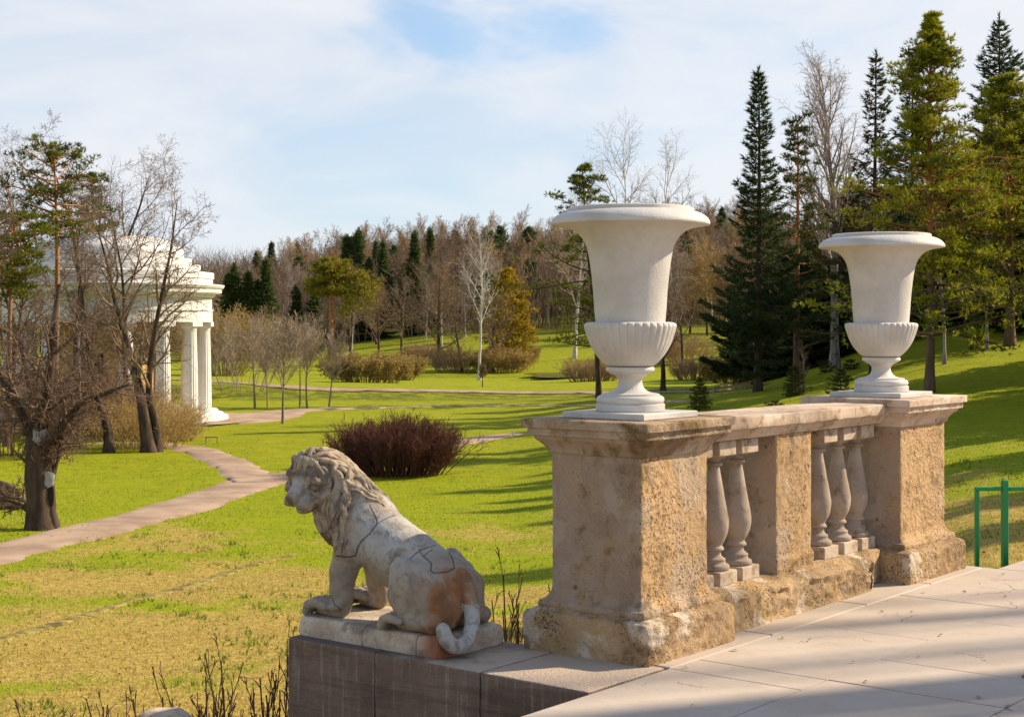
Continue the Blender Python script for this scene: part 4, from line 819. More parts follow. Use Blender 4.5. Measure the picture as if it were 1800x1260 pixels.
# old hollow tree by the path
def hollow():
    x, y, z = hit(78, 930); root = thing('old_lime_tree', 'gnarled dark tree with a hollow trunk patched with grey metal beside the path', 'tree', (x, y, z)); br = Br(); s = y/F
    def pix(u, v, dy=0): return ((u-U0)/F*(y+dy)-x, dy, EYE-(v-HV)/F*(y+dy)-z)
    tb = Br(); T1 = [pix(73, 936), pix(72, 918), pix(71, 880), pix(69, 840), pix(67, 800), pix(66, 765)]; tb.add(T1, [.40, .32, .28, .29, .26, .22], 14)
    A1 = [pix(66, 775), pix(55, 745, .2), pix(38, 715, .3), pix(12, 675, .5), pix(-20, 640, .7), pix(-50, 600, .8)]; tb.add(A1, [.20, .17, .15, .13, .10, .06], 8)
    A2 = [pix(68, 780), pix(74, 730, -.2), pix(84, 680, -.3), pix(92, 620, -.2), pix(96, 560, 0), pix(104, 500, .1)]; tb.add(A2, [.18, .14, .11, .09, .07, .04], 8)
    A3 = [pix(76, 800), pix(98, 770, -.2), pix(116, 740, -.5), pix(142, 708, -.7), pix(190, 690, -.9), pix(226, 676, -1.)]; tb.add(A3, [.12, .10, .085, .07, .05, .025], 8)
    A4 = [pix(85, 855), pix(94, 820, .1), pix(100, 792, .2), pix(112, 770, .2), pix(128, 728, .1), pix(150, 690, 0)]; tb.add(A4, [.10, .10, .085, .07, .055, .03], 8)
    A5 = [pix(60, 900), pix(40, 884, .5), pix(10, 872, .9), pix(-30, 862, 1.2)]; tb.add(A5, [.12, .10, .085, .06], 8)
    A6 = [pix(94, 925), pix(90, 900, -.05), pix(88, 860, -.05), pix(84, 830, 0)]; tb.add(A6, [.17, .12, .10, .08], 9)
    g = tb.geo(); V = g.verts(); V += .03*np.stack([fbm(V*np.array((5, 5, 1.6)), 3), fbm(V*np.array((5, 5, 1.6))+9, 3), 0*V[:, 0]], 1)*np.minimum(1, (V[:, 2:]*-.25+1.2).clip(.1, 1)); g.V = [V]; g.obj('trunk', 'bark_dark', root, True)
    for pts, l in ((A1, 3.2), (A2, 3.6), (A3, 2.3), (A4, 2.4), (A5, 1.2), (T1[3:], 1.6)): limbs(br, pts, l, .10, .03, [(14, .12, 1., 25, 75, .44, 6, .16, .03, 4), (9, .15, 1., 30, 75, .5, 5, .18, -.01, 3), (8, .1, 1., 30, 80, .5, 4, .2, -.02, 3)], 0)
    br.geo().obj('crown', 'twig_plum', root, True)
    def patch(u, v, w, h_, dy):
        c = pix(u, v, dy); g = Geo(); th = np.linspace(-1.35, 1.35, 14); zz = np.linspace(-1, 1, 10); P = np.zeros((10, 14, 3))
        for i, q in enumerate(zz): P[i] = np.stack([c[0]+np.sin(th)*w*math.sqrt(max(.05, 1-abs(q)**3)), c[1]-np.cos(th)*w*.55, c[2]+q*h_+0*th], 1)
        V = P.reshape(-1, 3); V += .02*np.stack([fbm(V*9, 2)]*3, 1); g.grid(V.reshape(P.shape)); g.obj('metal_patch', 'patch_metal', root, False)
    patch(71, 766, .17, .20, -.16); patch(86, 842, .13, .17, -.16)
    g = Geo(); a = np.linspace(0, 2*math.pi, 20, endpoint=False); c = pix(87, 872, -.18); P = np.stack([np.stack([c[0]+.085*k*np.cos(a), c[1]-.03*(1-k)+.02+0*a, c[2]+.30*k*np.sin(a)], 1) for k in (1, .8, .4, .02)]); g.grid(P, True); g.obj('hollow', 'hollow_shade', root)  # near-black disc on the bark, painting in the cavity's inner shade
@mat('patch_metal')
def _(t): n = t.noise(t.obj(), 9, 4); t.out(t.mix(n, (.20, .20, .20), (.42, .41, .40)), .5, None, .5)
@mat('hollow_shade')
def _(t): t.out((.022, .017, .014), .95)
RMIN[0] = .005; hollow(); RMIN[0] = .0055

def leaning(u, v, pts_px, rs, lab, extra_l=1., twigm='twig_brown', nm='bare_tree', seedl=None, lv=None, bm='bark_dark'):
    """tree whose stems follow given outlines; pts_px: list of stems, each [(u, v, dy)...]"""
    x, y, z = hit(u, v); root = thing(nm, lab, 'tree', (x, y, z)); tb = Br(); br = Br()
    for st, r in zip(pts_px, rs):
        P = cr([((a-U0)/F*(y+c)-x, c, EYE-(b-HV)/F*(y+c)-z) for a, b, c in st], 4); n = len(P); R0 = r[0]+(.014-r[0])*np.linspace(0, 1, n)**.85; R0[0] *= 1.45; R0[1] *= 1.15; P[0, 2] -= .2; tb.add([tuple(p) for p in P], list(R0), 10); l = float(np.linalg.norm(np.diff(P, axis=0), axis=1).sum())
        limbs(br, [tuple(p) for p in P[int(n*.30):]], l*.8*extra_l, r[0]*.7, .02, lv or [(13, .05, .98, 26, 58, .36, 7, .13, .06, 5), (9, .2, 1., 30, 65, .5, 6, .15, .03, 3), (7, .15, 1., 30, 70, .5, 5, .17, .01, 3), (3, .1, 1., 30, 75, .5, 3, .2, 0., 3)], 0)
    tb.geo().obj('trunk', bm, root, True); br.geo().obj('crown', twigm, root, True); return root
leaning(268, 795, [[(262, 797, 0), (255, 750, 0), (246, 690, .1), (228, 620, .3), (205, 540, .4), (190, 470, .3), (168, 390, .2)], [(276, 797, .2), (274, 750, .3), (262, 690, .2), (268, 610, 0), (284, 520, -.3), (300, 440, -.5), (312, 350, -.6)]], [(.27, .07), (.20, .05)], 'tall bare twin-trunked tree with two dark leaning stems in front of the white rotunda', .85)
leaning(185, 795, [[(193, 797, 0), (188, 750, .1), (172, 700, .3), (158, 640, .5), (150, 560, .6), (140, 470, .4)]], [(.21, .05)], 'bare tree with one curving dark trunk left of the twin-trunked tree', .8)
leaning(120, 745, [[(108, 750, 0), (120, 680, 0), (140, 600, .3), (160, 520, .5), (172, 430, .5), (180, 330, .5)], [(112, 750, .3), (132, 690, .5), (165, 590, .6), (200, 480, .7), (240, 380, .5), (262, 310, .4)]], [(.30, .06), (.24, .05)], 'broad bare tree with spreading limbs before the middle of the rotunda', .85)
leaning(38, 740, [[(40, 745, 0), (44, 660, 0), (40, 560, .2), (36, 470, .2), (22, 380, .2), (10, 300, .2)]], [(.24, .05)], 'bare tree with a straight reddish trunk at the left edge', 1., 'twig_plum', bm='bark_pine')
leaning(150, 752, [[(150, 755, 0), (148, 640, .2), (142, 520, .2), (130, 420, 0), (105, 330, 0), (70, 240, 0)]], [(.20, .03)], 'slender bare tree rising highest beside the orange-stemmed pine', .55)
leaning(-70, 800, [[(-70, 800, 0), (-60, 700, 0), (-55, 560, 0), (-40, 420, .2), (-50, 330, .2)]], [(.3, .05)], 'bare tree reaching in from beyond the left edge', 1.0)
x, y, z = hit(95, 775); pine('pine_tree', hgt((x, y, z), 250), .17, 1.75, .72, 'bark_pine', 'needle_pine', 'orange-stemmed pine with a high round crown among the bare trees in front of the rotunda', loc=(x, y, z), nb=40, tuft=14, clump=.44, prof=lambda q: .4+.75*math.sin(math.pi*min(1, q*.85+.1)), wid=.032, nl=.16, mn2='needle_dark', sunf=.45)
x, y, z = hit(165, 735); pine('pine_tree', hgt((x, y, z), 285), .16, 1.5, .60, 'bark_dark', 'needle_dark', 'thin brownish pine crown behind the bare trees, right of the round-crowned pine', loc=(x, y, z), nb=30, tuft=11, clump=.42, wid=.035, nl=.16)
x, y, z = hit(12, 785); pine('pine_tree', hgt((x, y, z), 372), .15, 1.6, .70, 'bark_pine', 'needle_pine', 'low green pine crown at the left edge', loc=(x, y, z), nb=34, tuft=20, prof=lambda q: .5+.6*math.sin(math.pi*min(1, q)), wid=.035, nl=.16)

for u, v, vt, r, lab in ((60, 770, 330, .15, 'slim bare tree left of the orange-stemmed pine'), (225, 760, 330, .15, 'slim bare tree before the rotunda just left of the twin-trunked tree'), (5, 775, 420, .16, 'low bare tree at the left edge behind the hollow tree'), (132, 765, 400, .13, 'slim bare tree between the curving trunk and the orange-stemmed pine')):
    x, y, z = hit(u, v); bare_tree('bare_tree', hgt((x, y, z), vt), r, [(15, .22, .97, 25, 55, .36, 7, .12, .06, 5), (9, .2, 1., 30, 65, .5, 5, .15, .02, 3), (7, .15, 1., 30, 70, .5, 4, .18, 0., 3)], 'bark_dark', 'twig_plum', (R_.gauss(0, .05), 0), .05, 10, .98, 8, lab, 'tree', None, (x, y, z))
# undergrowth below the rotunda
bt = [(7, .2, 1., 20, 60, .45, 5, .16, 0., 3), (6, .15, 1., 25, 70, .5, 3, .2, 0., 3)]
for (u, v, hh, w, m_, lab) in ((255, 788, 1.9, 2.6, 'twig_tan', 'tan twiggy bush round the foot of the twin-trunked tree'), (215, 770, 2.3, 2.4, 'twig_warm', 'brown twiggy bush between the curving trunk and the twin-trunked tree'), (150, 770, 2.6, 3., 'twig_plum', 'dense brown bush behind the hollow tree'), (20, 800, 2.8, 3., 'twig_plum', 'dense brown bush at the left edge behind the hollow tree'), (100, 760, 2.4, 2.6, 'twig_warm', 'reddish brown bush left of the curving trunk'), (300, 775, 1.5, 1.8, 'twig_tan', 'small tan bush at the fork of the path below the rotunda')):
    x, y, z = hit(u, v); shrub('twiggy_bush', hh, w, 90, bt, m_, lab, 'undergrowth below the rotunda', (x, y, z), 40, r=.014)

# dark red bush on the lawn
RMIN[0] = .006
x, y, z = hit(694, 838); shrub('red_stemmed_bush', 1.55, 2.5, 400, [(8, .2, 1., 12, 42, .42, 5, .11, .03, 3), (6, .15, 1., 15, 50, .45, 3, .14, .03, 3)], 'twig_red', 'broad rounded bush of dark red bare stems on the lawn behind the lion', loc=(x, y+.6, z), spread=34, r=.012, ell=(1.12, .75)); RMIN[0] = .009

# pollarded saplings on the meadow
SAP = [(15, .42, .98, 22, 46, .40, 6, .10, .09, 4), (10, .12, 1., 15, 40, .5, 5, .1, .08, 3), (7, .15, 1., 15, 45, .5, 3, .12, .05, 3)]
saps = ((448, 718, 545, .07, 'leftmost pale twiggy sapling beside the forecourt path'), (497, 745, 556, .07, 'pale twiggy sapling with a double stem, nearest of its row'), (540, 718, 562, .065, 'pale twiggy sapling just left of the lone orange pine'), (578, 715, 580, .06, 'rightmost thin pale sapling in front of the lone orange pine'), (470, 716, 590, .04, 'small thin sapling second from the left in the row'), (527, 716, 545, .05, 'taller pale sapling in the middle of the row'))
for u, v, vt, r, lab in saps:
    x, y, z = hit(u, v); h_ = hgt((x, y, z), vt); rt = bare_tree('sapling', h_, r, SAP, 'bark_grey', 'twig_grey', (R_.gauss(0, .03), 0), .03, 8, .78, 7, lab, 'tree', 'young trees on the meadow', (x, y, z), flare=1.2)
for u, v, vt, w, lab in ((425, 690, 560, 4.2, 'rounded pale grey-tan thicket behind the left saplings'),):
    x, y, z = hit(u, v-4); shrub('thicket', hgt((x, y, z), vt), w*1.1, 34, [(9, .3, 1., 12, 45, .4, 5, .1, .05, 3), (7, .15, 1., 15, 45, .45, 3, .12, .03, 3)], 'twig_grey', lab, None, (x, y, z), 34, r=.018)
for u, v, vt, w, lab, m_ in ((645, 672, 628, 4.0, 'wide low tan bush with many leaning stems in the meadow', 'twig_tan'), (690, 668, 628, 3.2, 'small tan bush at the right end of the wide low bush', 'twig_tan'), (395, 660, 560, 3.2, 'ochre bush beside the right end of the rotunda', 'leaf_bud'), (745, 640, 606, 3.6, 'brown bush at the left of the mown opening in the wood', 'twig_warm'), (800, 655, 612, 3.8, 'brown bush beneath the dark spreading tree', 'twig_warm'), (880, 655, 616, 3.4, 'tan bush below the yellow-green tree', 'twig_tan'), (905, 640, 608, 3.4, 'tan bush by the pond right of the yellow-green tree', 'twig_tan'), (1040, 670, 632, 3.2, 'tan bush by the pond left of the nearer urn', 'twig_warm'), (1195, 640, 590, 5, 'brown bush right of the nearer urn', 'twig_warm'), (1300, 672, 640, 3.2, 'tan bush behind the little wooden fence', 'twig_tan'), (1230, 668, 630, 3.4, 'tan bush left of the little wooden fence', 'twig_warm')):
    x, y, z = hit(u, v); shrub('twiggy_bush', max(1.5, hgt((x, y, z), vt)), w, 110, [(8, .2, 1., 15, 50, .42, 4, .13, .02, 3), (7, .15, 1., 20, 55, .5, 3, .15, .02, 3)], m_ if m_ != 'leaf_bud' else 'twig_tan', lab, None, (x, y, z), 38, r=.03, ell=(1.2, .9), budm='leaf_bud' if m_ in ('leaf_bud', 'twig_tan') else None, bl=.16)

RMIN[0] = .013
# lone orange pine, white birch, yellow tree, dark spreading tree
x, y, z = hit(580, 650); HP = hgt((x, y, z), 462)
rt = pine('pine_tree', HP, .42, 2.7, .74, 'bark_pine', 'needle_pine', 'lone orange-trunked pine with its crown swept to the right, in the meadow', loc=(x, y, z), nb=40, tuft=16, nl=.4, clump=.95, prof=lambda q: .45+.75*math.sin(math.pi*min(1, q*.85+.12)), mn2='needle_olive', wid=.12, lean=(.02, 0), sunf=.8)
for k in range(2): pass
rt2 = Br(); g_pts = []
for k, (zq, l, a, b) in enumerate(((.62, 3.0, .3, 0), (.74, 3.4, .1, .1), (.55, 2.6, 2.9, .15), (.47, 2.2, 2.8, .1), (.80, 2.4, -.4, .0))):
    rt2.add(path((0, 0, HP*zq), (math.cos(a), math.sin(a)*.5, b), l, 6, .12, .0), [.10-.013*i for i in range(7)], 5)
rt2.geo().obj('dead_branches', 'bark_grey', rt, True)
P = []; D_ = []
for k in range(26):                                         # hanging right-hand side of its crown
    c = (R_.uniform(1.6, 4.4), R_.uniform(-1.6, 1.6), HP*R_.uniform(.52, .93)); c = (c[0]*(.75+.5*math.sin((c[2]/HP-.5)*5.5)), c[1], c[2])
    for _ in range(26): v = nrm((R_.gauss(0, 1), R_.gauss(0, 1), R_.gauss(0, 1))); q = R_.random()**.4; P.append((c[0]+v[0]*q, c[1]+v[1]*q, c[2]+v[2]*q*.75)); D_.append((v[0], v[1], v[2]-.1))
V, F_ = needles(P, D_, 6, .4, .12, .7); g = Geo(); g.add(V, F_); g.obj('crown', 'needle_olive', rt)
RMIN[0] = .0075; x, y, z = hit(843, 668); bare_tree('birch_tree', hgt((x, y, z), 418), .17, [(16, .34, .97, 28, 52, .36, 7, .08, .07, 5), (8, .2, 1., 25, 55, .42, 5, .1, .02, 3), (5, .1, 1., 25, 60, .5, 4, .14, -.02, 3)], 'bark_birch', 'bark_birch', (-.03, 0), .025, 12, 1., 9, 'lone white-trunked birch standing before the brown wood', 'tree', None, (x, y, z))
RMIN[0] = .012; x, y, z = hit(848, 680); bare_tree('bare_tree', hgt((x, y, z), 640), .05, SAP, 'bark_dark', 'twig_brown', (0, 0), .03, 6, .9, 6, 'small dark sapling at the foot of the white birch', 'tree', None, (x, y, z))
x, y, z = hit(890, 650); H9 = hgt((x, y, z), 475); rt = bare_tree('yellow_tree', H9, .2, [(26, .18, .98, 35, 75, .30, 5, .12, .04, 4), (7, .2, 1., 30, 60, .5, 4, .15, .0, 3)], 'bark_dark', 'twig_tan', (0, 0), .03, 10, 1., 8, 'yellow-green leafing tree with a dense oval crown right of the white birch', 'tree', None, (x, y, z))
P = []; D_ = []
for k in range(230):
    q = R_.random(); a = R_.uniform(0, 6.283); rr_ = H9*.30*math.sin(math.pi*min(1, .18+q*.82))**.8*R_.uniform(.35, 1.05); c = (math.cos(a)*rr_+.2, math.sin(a)*rr_, H9*(.16+.84*q)); e = R_.uniform(.35, .8)
    for _ in range(16): v = nrm((R_.gauss(0, 1), R_.gauss(0, 1), R_.gauss(.2, .8))); w = R_.random()**.5*e; P.append((c[0]+v[0]*w, c[1]+v[1]*w, c[2]+v[2]*w*.7)); D_.append(v)
V, F_ = needles(P, D_, 4, .34, .17, .8); g = Geo(); g.add(V, F_); g.obj('leaves', 'leaf_yellow', rt)
x, y, z = hit(772, 645); bare_tree('bare_tree', hgt((x, y, z), 465), .30, [(16, .18, .95, 40, 75, .42, 7, .12, .04, 5), (10, .2, 1., 30, 65, .5, 5, .14, .02, 3), (9, .1, 1., 30, 70, .5, 4, .16, .0, 3)], 'bark_dark', 'twig_brown', (0, 0), .04, 10, .95, 8, 'dark wide-spreading bare tree left of the white birch', 'tree', None, (x, y, z))
x, y, z = hit(812, 655); bare_tree('bare_tree', hgt((x, y, z), 515), .17, OLD[:3], 'bark_dark', 'twig_brown', (-.14, 0), .03, 9, 1., 8, 'dark bare tree leaning left between the spreading tree and the birch', 'tree', None, (x, y, z))
for u, v, vt, lab in ((615, 640, 480, 'dark bare tree just right of the lone orange pine'), (665, 640, 500, 'round-crowned bare tree at the left of the mown opening'), (705, 632, 500, 'bare tree standing over the mown opening'), (865, 655, 520, 'bare tree between the birch and the yellow-green tree'), (1165, 690, 520, 'bare dark-trunked tree seen right of the nearer urn'), (1200, 650, 470, 'wide bare tree behind the nearer urn on its right')):
    x, y, z = hit(u, v); bare_tree('bare_tree', hgt((x, y, z), vt), .2, [(13, .25, .97, 25, 60, .40, 6, .1, .06, 4), (9, .2, 1., 25, 60, .5, 5, .13, .03, 3), (8, .1, 1., 25, 65, .5, 3, .16, .0, 3)], 'bark_dark', 'twig_brown', (R_.gauss(0, .03), 0), .04, 9, .95, 7, lab, 'tree', None, (x, y, z))

RMIN[0] = .008
# behind the nearer urn: pine with long flat boughs, and three pale birches
x, y, z = hit(1053, 700); pine('pine_tree', hgt((x, y, z), 278), .17, 3.6, .22, 'bark_dark', 'needle_pine', 'dark pine with long flat boughs standing behind the nearer urn', loc=(x, y, z), nb=46, tuft=17, nl=.2, clump=.55, prof=lambda q: (1.05-.50*q-.35*q**6)*(1 if q > .08 else .7)*(.8+.3*math.sin(q*19)), wid=.05)
for u, v, vt, lab in ((1098, 640, 238, 'pale bare birch rising tallest behind the nearer urn'), (1160, 640, 258, 'pale bare birch with spreading forks behind the nearer urn on the right'), (1010, 630, 320, 'pale bare birch lowest on the left behind the nearer urn')):
    x, y, z = hit(u, v); h_ = hgt((x, y, z), vt); bare_tree('birch_tree', h_, .011*h_, BIRCH, 'bark_birch', 'twig_birch', (R_.gauss(0, .04), 0), .035, 10, .97, 7, lab, 'tree', 'birches behind the nearer urn', (x, y, z))

# right-hand group on the slope
x, y, z = hit(1332, 688); spruce('spruce_tree', hgt((x, y, z), 115), 3.1, 'bark_dark', 'needle_spruce', 'tall pointed dark spruce with ragged drooping boughs, leftmost of the right-hand trees', loc=(x, y, z), z0=.07, dens=1.5, nl=.26, whorl=7, droop=.34, wid=.05)
x, y, z = hit(1400, 668); pine('pine_tree', hgt((x, y, z), 195), .17, 2.7, .12, 'bark_pine', 'needle_dark', 'slim open pine between the pointed spruce and the big bare birch', loc=(x, y, z), nb=56, tuft=15, nl=.18, clump=.46, prof=lambda q: 1.0-.80*q, wid=.045, sub=4)
RMIN[0] = .0048; x, y, z = hit(1467, 648); bare_tree('birch_tree', .87*hgt((x, y, z), 40), .25, [(34, .26, .97, 18, 36, .40, 8, .06, .055, 6, lambda t: 1.1-.75*t), (8, .2, 1., 20, 45, .42, 6, .09, .02, 3), (7, .12, 1., 20, 55, .45, 5, .12, -.03, 3), (3, .1, 1., 20, 60, .5, 3, .15, -.06, 3)], 'bark_birch_old', 'twig_birch', (0, 0), .02, 14, .99, 10, 'tall bare birch with a black-and-white trunk and upswept branches among the conifers', 'tree', None, (x, y, z))
x, y, z = hit(1536, 660); spruce('spruce_tree', hgt((x, y, z), 88), 3.4, 'bark_dark', 'needle_spruce', 'half-dead spruce with browned hanging boughs right of the tall birch', loc=(x, y, z), z0=.2, dens=1.5, thin=.2, droop=.5, nl=.24, rustn=lambda q, a: .75 if (math.cos(a) < .2 and q > .35) else .12)
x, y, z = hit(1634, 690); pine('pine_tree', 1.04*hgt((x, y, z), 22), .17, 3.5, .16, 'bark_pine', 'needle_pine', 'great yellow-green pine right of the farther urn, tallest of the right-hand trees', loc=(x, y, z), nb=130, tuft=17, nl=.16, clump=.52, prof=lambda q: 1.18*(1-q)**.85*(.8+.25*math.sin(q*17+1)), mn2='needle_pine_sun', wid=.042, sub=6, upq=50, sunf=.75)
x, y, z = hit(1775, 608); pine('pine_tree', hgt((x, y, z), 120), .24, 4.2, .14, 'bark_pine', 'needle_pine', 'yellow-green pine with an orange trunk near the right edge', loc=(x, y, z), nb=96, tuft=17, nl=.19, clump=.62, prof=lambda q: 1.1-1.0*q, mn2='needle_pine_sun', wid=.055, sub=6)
x, y, z = at(1756, 92); spruce('spruce_tree', hgt((x, y, z), 22), 5.6, 'bark_dark', 'needle_spruce', 'tall dark spruce at the right edge behind the orange-trunked pine', loc=(x, y, z), z0=.05, dens=.9, nl=.32, whorl=6, wid=.07)
x, y, z = at(1600, 84); spruce('spruce_tree', hgt((x, y, z), 95), 3.4, 'bark_dark', 'needle_spruce', 'dark spruce hidden behind the great yellow-green pine', loc=(x, y, z), z0=.05, dens=.9, nl=.3, whorl=6)
for u, yy, vt, lab in ((1690, 100, 300, 'dark spruce in the shade between the great pine and the right edge'), (1500, 92, 320, 'dark spruce behind the farther urn on its left'), (1440, 96, 420, 'low dark spruce behind the slim open pine'), (1820, 84, 180, 'dark spruce half cut by the right edge'), (1655, 110, 270, 'dark spruce deep in the shade right of the great pine'), (1730, 112, 250, 'dark spruce far back near the right edge'), (1575, 105, 350, 'dark spruce far back behind the farther urn'), (1365, 90, 480, 'dark low spruce just right of the pointed spruce'), (1790, 112, 240, 'dark spruce far back at the right edge'), (1675, 88, 290, 'dark spruce filling the gap beside the great pine'), (1800, 98, 210, 'tall dark spruce against the right edge'), (1840, 78, 120, 'tall dark spruce partly outside the right edge'), (1885, 95, 250, 'dark spruce beyond the right edge'), (1460, 112, 400, 'dark spruce far back left of the farther urn'), (1535, 125, 380, 'dark spruce far back just behind the farther urn rim'), (1625, 128, 330, 'dark spruce far back behind the great pine'), (1690, 132, 340, 'dark spruce farthest back right of the great pine'), (1765, 135, 320, 'dark spruce farthest back by the right edge'), (1390, 100, 430, 'dark spruce filling the gap behind the slim open pine'), (1470, 104, 400, 'dark spruce close behind the tall birch trunk'), (1560, 98, 330, 'dark spruce between the half-dead spruce and the great pine'), (1715, 96, 330, 'dark spruce low in the gap right of the great pine'), (1420, 130, 430, 'dark spruce far back between the slim pine and the tall birch')):
    x, y, z = at(u, yy); spruce('spruce_tree', hgt((x, y, z), vt), 4.8, 'bark_dark', 'needle_spruce', lab, 'tree', 'dark spruces of the right-hand wood', (x, y, z), z0=.03, dens=1.3, nl=.36, whorl=6, wid=.10, shape=.85)
for u, v, vt, lab in ((1413, 690, 600, 'lone thin dark trunk by the slim pine'), (1660, 640, 330, 'thin bare tree on the slope right of the great pine'), (1735, 615, 300, 'thin bare birch in the shade near the right edge')):
    x, y, z = hit(u, v); bare_tree('bare_tree', hgt((x, y, z), vt), .08, BIRCH[:2], 'bark_birch_old', 'twig_brown', (0, 0), .03, 9, 1., 6, lab, 'tree', None, (x, y, z))
for k, (u, v, vt, w, lab) in enumerate(((1398, 695, 640, .75, 'small bushy young spruce at the foot of the slim open pine'), (1478, 700, 645, .8, 'small dark young spruce left of the farther urn'), (1230, 720, 660, .6, 'small loose young spruce beside the little wooden fence'), (1452, 655, 632, .7, 'tiny young spruce at the foot of the tall birch'), (1495, 650, 630, .7, 'tiny young spruce behind the farther urn'), (1362, 715, 700, .35, 'tiny sprig of spruce in the grass behind the rail'))):
    x, y, z = hit(u, v); spruce('young_spruce', hgt((x, y, z), vt), w, 'bark_dark', 'needle_pine' if k == 2 else 'needle_dark', lab, 'tree', 'young spruces on the slope', (x, y, z), z0=.03, dens=2.2, nl=.13, whorl=6, wid=.03)

for k, (u, yy, hh) in enumerate(((2110, 50, 13), (2160, 43, 12), (1930, 62, 15), (1990, 78, 17), (2120, 85, 18), (2180, 60, 13), (2050, 48, 13), (2330, 62, 16), (2200, 46, 13), (2420, 52, 14), (2500, 66, 15), (2380, 40, 12), (2280, 54, 15), (3354, 22, 12), (3080, 26, 13), (2560, 31, 12), (2900, 35, 13))):
    x, y, z = at(u, yy); spruce('spruce_tree', hh, 3.4, 'bark_dark', 'needle_spruce', 'dark spruce of the wood beyond the right edge', 'tree', 'spruces beyond the right edge', (x, y, z), z0=.05, dens=.5, nl=.5, whorl=6, wid=.12)
# tall bare trees on the right, outside the picture, whose shadows streak the terrace
RMIN[0] = .012
for (px, py, d, r, lab) in ((2.345, 7.00, 17, .50, 'tall bare tree right of the terrace'), (2.829, 8.40, 22, .16, 'slim bare tree right of the terrace beyond the tall one'), (2.6, 7.85, 27, .13, 'slim bare tree far right of the terrace'), (2.0, 6.25, 21, .20, 'second tall bare tree right of the terrace'), (2.75, 8.15, 30, .10, 'thin bare tree farthest right of the terrace'), (2.45, 7.5, 33, .12, 'thin tall bare tree in the row right of the terrace'), (3.05, 9.0, 27, .09, 'thin bare tree right of the terrace behind the others'), (2.2, 6.75, 29, .13, 'thin bare tree in the row nearest the viewer on the right')):
    x, y = px+.945*d, py+.326*d; H_ = ((d+1.5)*.675+3)/.88; bare_tree('bare_tree', H_, r*1.5, [(6, .9, .98, 20, 45, .13, 6, .1, .05, 5), (4, .2, 1., 30, 60, .5, 4, .13, .02, 3)], 'bark_dark', 'twig_brown', (0, 0), .006, 10, 1., 9, lab, 'tree', 'bare trees outside the right edge', (x, y, gz(x, y)))
